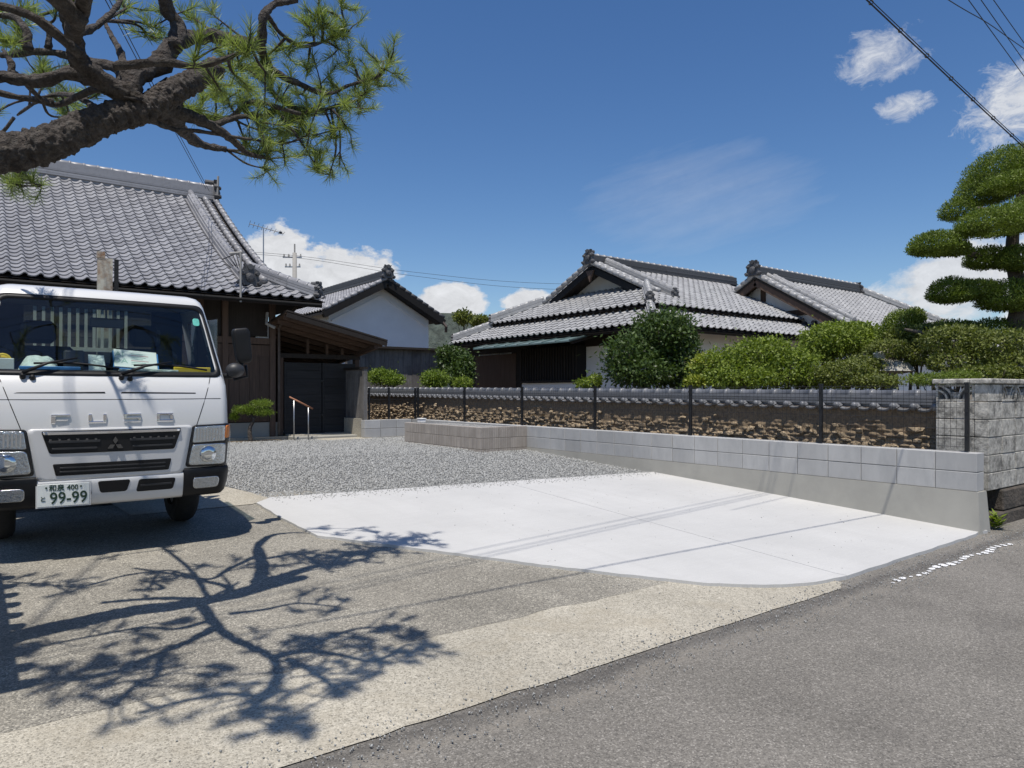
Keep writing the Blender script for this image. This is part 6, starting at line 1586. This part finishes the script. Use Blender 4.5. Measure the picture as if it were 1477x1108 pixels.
# door mirrors
for sx in (-1, 1):
    m0 = Vector((sx * 0.875, 0.36, 1.40))
    ar = TB(); ar.tube([m0, m0 + Vector((sx * 0.07, -0.03, 0.0)), m0 + Vector((sx * 0.15, -0.05, 0.06)), m0 + Vector((sx * 0.17, -0.04, 0.16))], [0.028, 0.024, 0.018, 0.016], 8)
    ar.tube([m0 + Vector((sx * 0.10, -0.02, -0.03)), m0 + Vector((sx * 0.22, -0.02, 0.0)), m0 + Vector((sx * 0.2, -0.03, 0.1))], 0.013, 7)
    am = ar.build('mirror_arm', 'truck_black', trk, True)
    bm = bmesh.new(); bmesh.ops.create_uvsphere(bm, u_segments=14, v_segments=10, radius=1)
    TB().bm(bm, Matrix.Translation(m0 + Vector((sx * 0.10, -0.06, 0.055))) @ Matrix.Diagonal((0.08, 0.065, 0.065, 1))).build('round_mirror', 'plastic_grey', am, True)
    bm = bmesh.new(); bmesh.ops.create_cube(bm, size=1); bmesh.ops.bevel(bm, geom=bm.edges[:], offset=0.22, segments=4, affect='EDGES', profile=0.6)
    for v in bm.verts:
        v.co.x *= 1 - 0.25 * (v.co.z < 0) * abs(v.co.z)
    TB().bm(bm, Matrix.Translation(m0 + Vector((sx * 0.165, -0.03, 0.275))) @ Matrix.Rotation(sx * R(-8), 4, 'Y') @ Matrix.Diagonal((0.145, 0.09, 0.31, 1))).build('mirror_housing', 'truck_black', am, True)
# number plate
pz = 0.505; pxc = -0.335; py = S(pxc, pz, 0.03).y - 0.004
plm = Matrix.Translation((pxc, py, pz)) @ Matrix.Rotation(R(-3.0), 4, 'Z')
pb = TB().box(-0.165, 0.165, 0, 0.004, -0.0825, 0.0825, ch=0.0015); pb.V = [tuple(plm @ Vector(v)) for v in pb.V]
plate = pb.build('number_plate', 'paper', trk)
pb = TB().box(-0.175, 0.175, 0.005, 0.014, -0.0925, 0.0925); pb.V = [tuple(plm @ Vector(v)) for v in pb.V]; pb.build('plate_holder', 'truck_white', trk)
def text_part(name, txt, size, mtx, mat, parent, ext=0.0008, sx=1.0, bold=0.0):
    cu = bpy.data.curves.new('t', 'FONT'); cu.body = txt; cu.size = size; cu.align_x = 'CENTER'; cu.align_y = 'CENTER'; cu.extrude = ext; cu.offset = bold; cu.resolution_u = 3
    ob = bpy.data.objects.new('t', cu); col.objects.link(ob)
    dg = bpy.context.evaluated_depsgraph_get(); me = bpy.data.meshes.new_from_object(ob.evaluated_get(dg))
    bpy.data.objects.remove(ob); bpy.data.curves.remove(cu)
    me.transform(mtx @ Matrix.Rotation(R(90), 4, 'X') @ Matrix.Diagonal((sx, 1, 1, 1)))
    me.materials.clear(); me.materials.append(MATS[mat]); me.name = name
    o = bpy.data.objects.new(name, me); col.objects.link(o); setp(o, parent); return o
PW = TM @ plm
text_part('plate_text', '99-99', 0.122, PW @ Matrix.Translation((0.032, -0.0018, -0.026)), 'ink_green', plate, sx=0.86, bold=0.0016)
text_part('plate_text', '和泉 400', 0.052, PW @ Matrix.Translation((0.0, -0.0018, 0.052)), 'ink_green', plate, sx=0.95, bold=0.0008)
text_part('plate_text', 'と', 0.042, PW @ Matrix.Translation((-0.130, -0.0018, -0.026)), 'ink_green', plate, bold=0.0006)
for x in (-0.11, 0.11):
    b = TB().tube([(x, -0.004, 0.058), (x, 0.0, 0.058)], 0.007, 8); b.V = [tuple(plm @ Vector(v)) for v in b.V]; b.build('bolt', 'ink_green', plate)
# chassis, wheels, load bed
TB().box(-0.36, -0.28, 0.45, 4.4, 0.50, 0.66).box(0.28, 0.36, 0.45, 4.4, 0.50, 0.66).box(-0.5, 0.5, 0.3, 1.2, 0.42, 0.62).build('chassis', 'truck_black', trk)
TB().box(-0.7, 0.7, 1.0, 1.1, 0.32, 0.42).box(-0.7, 0.7, 3.45, 3.55, 0.32, 0.42).build('axle', 'truck_black', trk)
for y in (1.05, 3.5):
    for sx in (-1, 1):
        prof_ = [(0.20, 0.0), (0.20, 0.02), (0.31, 0.0), (0.345, 0.02), (0.36, 0.05), (0.36, 0.15), (0.345, 0.18), (0.31, 0.20), (0.20, 0.18)]
        V = []; F = []; n = 28; m = len(prof_)
        for i in range(n):
            a = 2 * math.pi * i / n
            for rr0, xx in prof_: V.append((sx * (0.60 + xx), y + rr0 * math.cos(a), 0.36 + rr0 * math.sin(a)))
        for i in range(n):
            for k in range(m - 1): F.append((i * m + k, i * m + k + 1, ((i + 1) % n) * m + k + 1, ((i + 1) % n) * m + k))
        wh = TB().add(V, F).build('tyre', 'tyre', trk, True)
        TB().tube([(sx * 0.63, y, 0.36), (sx * 0.74, y, 0.36), (sx * 0.77, y, 0.36)], [0.2, 0.2, 0.12], 20).build('rim', 'steel_rim', wh, True)
    for sx in (-1, 1):
        pts = [(sx * 0.72, y + 0.44 * math.cos(t), 0.36 + 0.44 * math.sin(t)) for t in np.linspace(0.3, math.pi - 0.15, 11)]
        b = TB()
        for p, q in zip(pts[:-1], pts[1:]): b.add([Vector(p) - Vector((0.15, 0, 0)), Vector(p) + Vector((0.15, 0, 0)), Vector(q) + Vector((0.15, 0, 0)), Vector(q) - Vector((0.15, 0, 0))], [(0, 1, 2, 3)])
        b.build('mudguard', 'truck_black', trk, True)
TB().box(-0.85, 0.85, 1.72, 4.75, 0.80, 0.90).build('bed_floor', 'plastic_grey', trk)
for sx in (-1, 1): TB().box(sx * 0.86 - 0.015, sx * 0.86 + 0.015, 1.78, 4.75, 0.78, 1.16).build('bed_side', 'truck_white', trk)
TB().box(-0.85, 0.85, 4.76, 4.79, 0.78, 1.16).build('tail_gate', 'truck_white', trk)
hb = TB().box(-0.85, 0.85, 1.70, 1.73, 0.80, 1.22).box(-0.80, 0.80, 1.68, 1.73, 2.02, 2.07).box(-0.82, -0.77, 1.68, 1.73, 1.221, 2.07).box(0.77, 0.82, 1.68, 1.73, 1.221, 2.07).box(-0.765, 0.765, 1.69, 1.72, 1.58, 1.62).build('headboard', 'truck_white', trk)
for i in range(12): TB().box(-0.44 + i * 0.068, -0.415 + i * 0.068, 1.695, 1.715, 1.621, 2.019).build('headboard_slat', 'truck_white', hb)
TB().box(0.09, 0.215, 1.80, 1.88, 0.90, 2.50).build('load_post', 'cream_steel', trk)
TB().box(0.085, 0.15, 1.795, 1.885, 2.501, 2.56).build('load_post', 'cream_steel', trk)
TB().box(0.235, 0.27, 1.82, 1.86, 0.90, 2.50).build('load_post', 'metal_black', trk)
# ------------------------------------------------------------------ things lying on the dashboard
def dth(name, label, cat, b, mat, smooth=False):
    V = [tuple(TM @ Vector(v)) for v in b.V]; o = mk(name, V, b.F, mat, None, smooth); return tag(o, label, cat)
DZ = 1.428
r = random.Random(4)
bb = MB(); n = 14; V = []; F = []
for j in range(7):
    for i in range(n + 1):
        u, v = i / n, j / 6; x = lerp(-0.60, -0.33, u); y = lerp(0.34, 0.50, v)
        z = DZ + 0.11 * (1 - (2 * u - 1) ** 4) * (0.25 + 0.75 * v) + 0.018 * mnoise.noise(Vector((u * 6, v * 6, 1)))
        V.append((x, y, z))
F = [(j * (n + 1) + i, j * (n + 1) + i + 1, (j + 1) * (n + 1) + i + 1, (j + 1) * (n + 1) + i) for j in range(6) for i in range(n)]
dth('plastic_bag', 'crumpled pale plastic bag on the truck dashboard', 'bag', bb.add(V, F), 'bag_film', True)
dth('blue_pen_case', 'thin blue case under the plastic bag on the dashboard', 'case', MB().box(-0.60, -0.20, 0.31, 0.335, DZ + 0.004, DZ + 0.03, ch=0.004), 'folder_blue')
dth('leather_case', 'dark grey case standing beside the plastic bag on the dashboard', 'case', MB().box(-0.305, -0.165, 0.40, 0.47, DZ + 0.004, DZ + 0.16, ch=0.012), 'dash')
dth('paper_note', 'small pale paper leaning beside the dark case on the dashboard', 'paper', MB().prism([Vector((-0.14, 0.36, DZ + 0.004)), Vector((-0.02, 0.36, DZ + 0.004)), Vector((-0.03, 0.41, DZ + 0.125)), Vector((-0.14, 0.41, DZ + 0.13))], (0, 0, 0), (0, 0.006, 0)), 'bag_film')
fr_m = Matrix.Translation((0.20, 0.33, DZ + 0.012)) @ Matrix.Rotation(R(4), 4, 'Y') @ Matrix.Rotation(R(-42), 4, 'X')
fo_ = root('document_folder', tuple(TM @ Vector((0.2, 0.4, DZ))), 'white printed documents clipped on a blue folder propped on the dashboard', 'folder')
b = TB().box(-0.17, 0.17, 0, 0.018, 0, 0.20, ch=0.003); b.V = [tuple(fr_m @ Vector(v)) for v in b.V]; b.build('folder', 'folder_blue', fo_)
b = TB().box(-0.165, 0.155, -0.010, -0.001, 0.016, 0.205, ch=0.001); b.V = [tuple(fr_m @ Vector(v)) for v in b.V]; pap = b.build('sheets', 'paper', fo_)
FW = TM @ fr_m
text_part('print', 'AI', 0.075, FW @ Matrix.Translation((-0.125, -0.0115, 0.15)), 'ink_pale', pap, 0.0004)
text_part('print', 'DA', 0.075, FW @ Matrix.Translation((-0.118, -0.0115, 0.08)), 'ink_pale', pap, 0.0004)
for i in range(7):
    b = TB().box(-0.04, 0.05 + 0.02 * (i % 3), -0.0115, -0.0105, 0.05 + i * 0.019, 0.055 + i * 0.019); b.V = [tuple(fr_m @ Vector(v)) for v in b.V]; b.build('print_line', 'ink_red' if i % 3 == 2 else 'ink_pale', pap)
dth('pale_book', 'flat pale booklet lying under the blue folder on the dashboard', 'booklet', MB().box(0.06, 0.50, 0.245, 0.31, DZ + 0.003, DZ + 0.02, ch=0.003), 'bag_film')
dth('spirit_level', 'yellow level lying at the windscreen corner on the dashboard', 'level', MB().box(0.47, 0.76, 0.26, 0.30, DZ + 0.003, DZ + 0.045, ch=0.004), 'tape_yellow')
bm = bmesh.new(); bmesh.ops.create_uvsphere(bm, u_segments=16, v_segments=10, radius=0.06)
dth('tape_measure', 'round black tape measure with yellow rim at the end of the dashboard', 'tape measure', MB().bm(bm, Matrix.Translation((-0.70, 0.40, DZ + 0.062)) @ Matrix.Diagonal((1, 0.5, 1, 1))).tube([Vector((-0.70, 0.36, DZ + 0.065)) + Vector((math.cos(t) * 0.05, 0, math.sin(t) * 0.05)) for t in np.linspace(0, 6.283, 17)], 0.010, 6, False), 'tape_yellow', True)
dth('paper_pad', 'bright white paper pad under the tape measure', 'paper', MB().box(-0.80, -0.63, 0.30, 0.36, DZ + 0.003, DZ + 0.085, ch=0.003), 'paper')
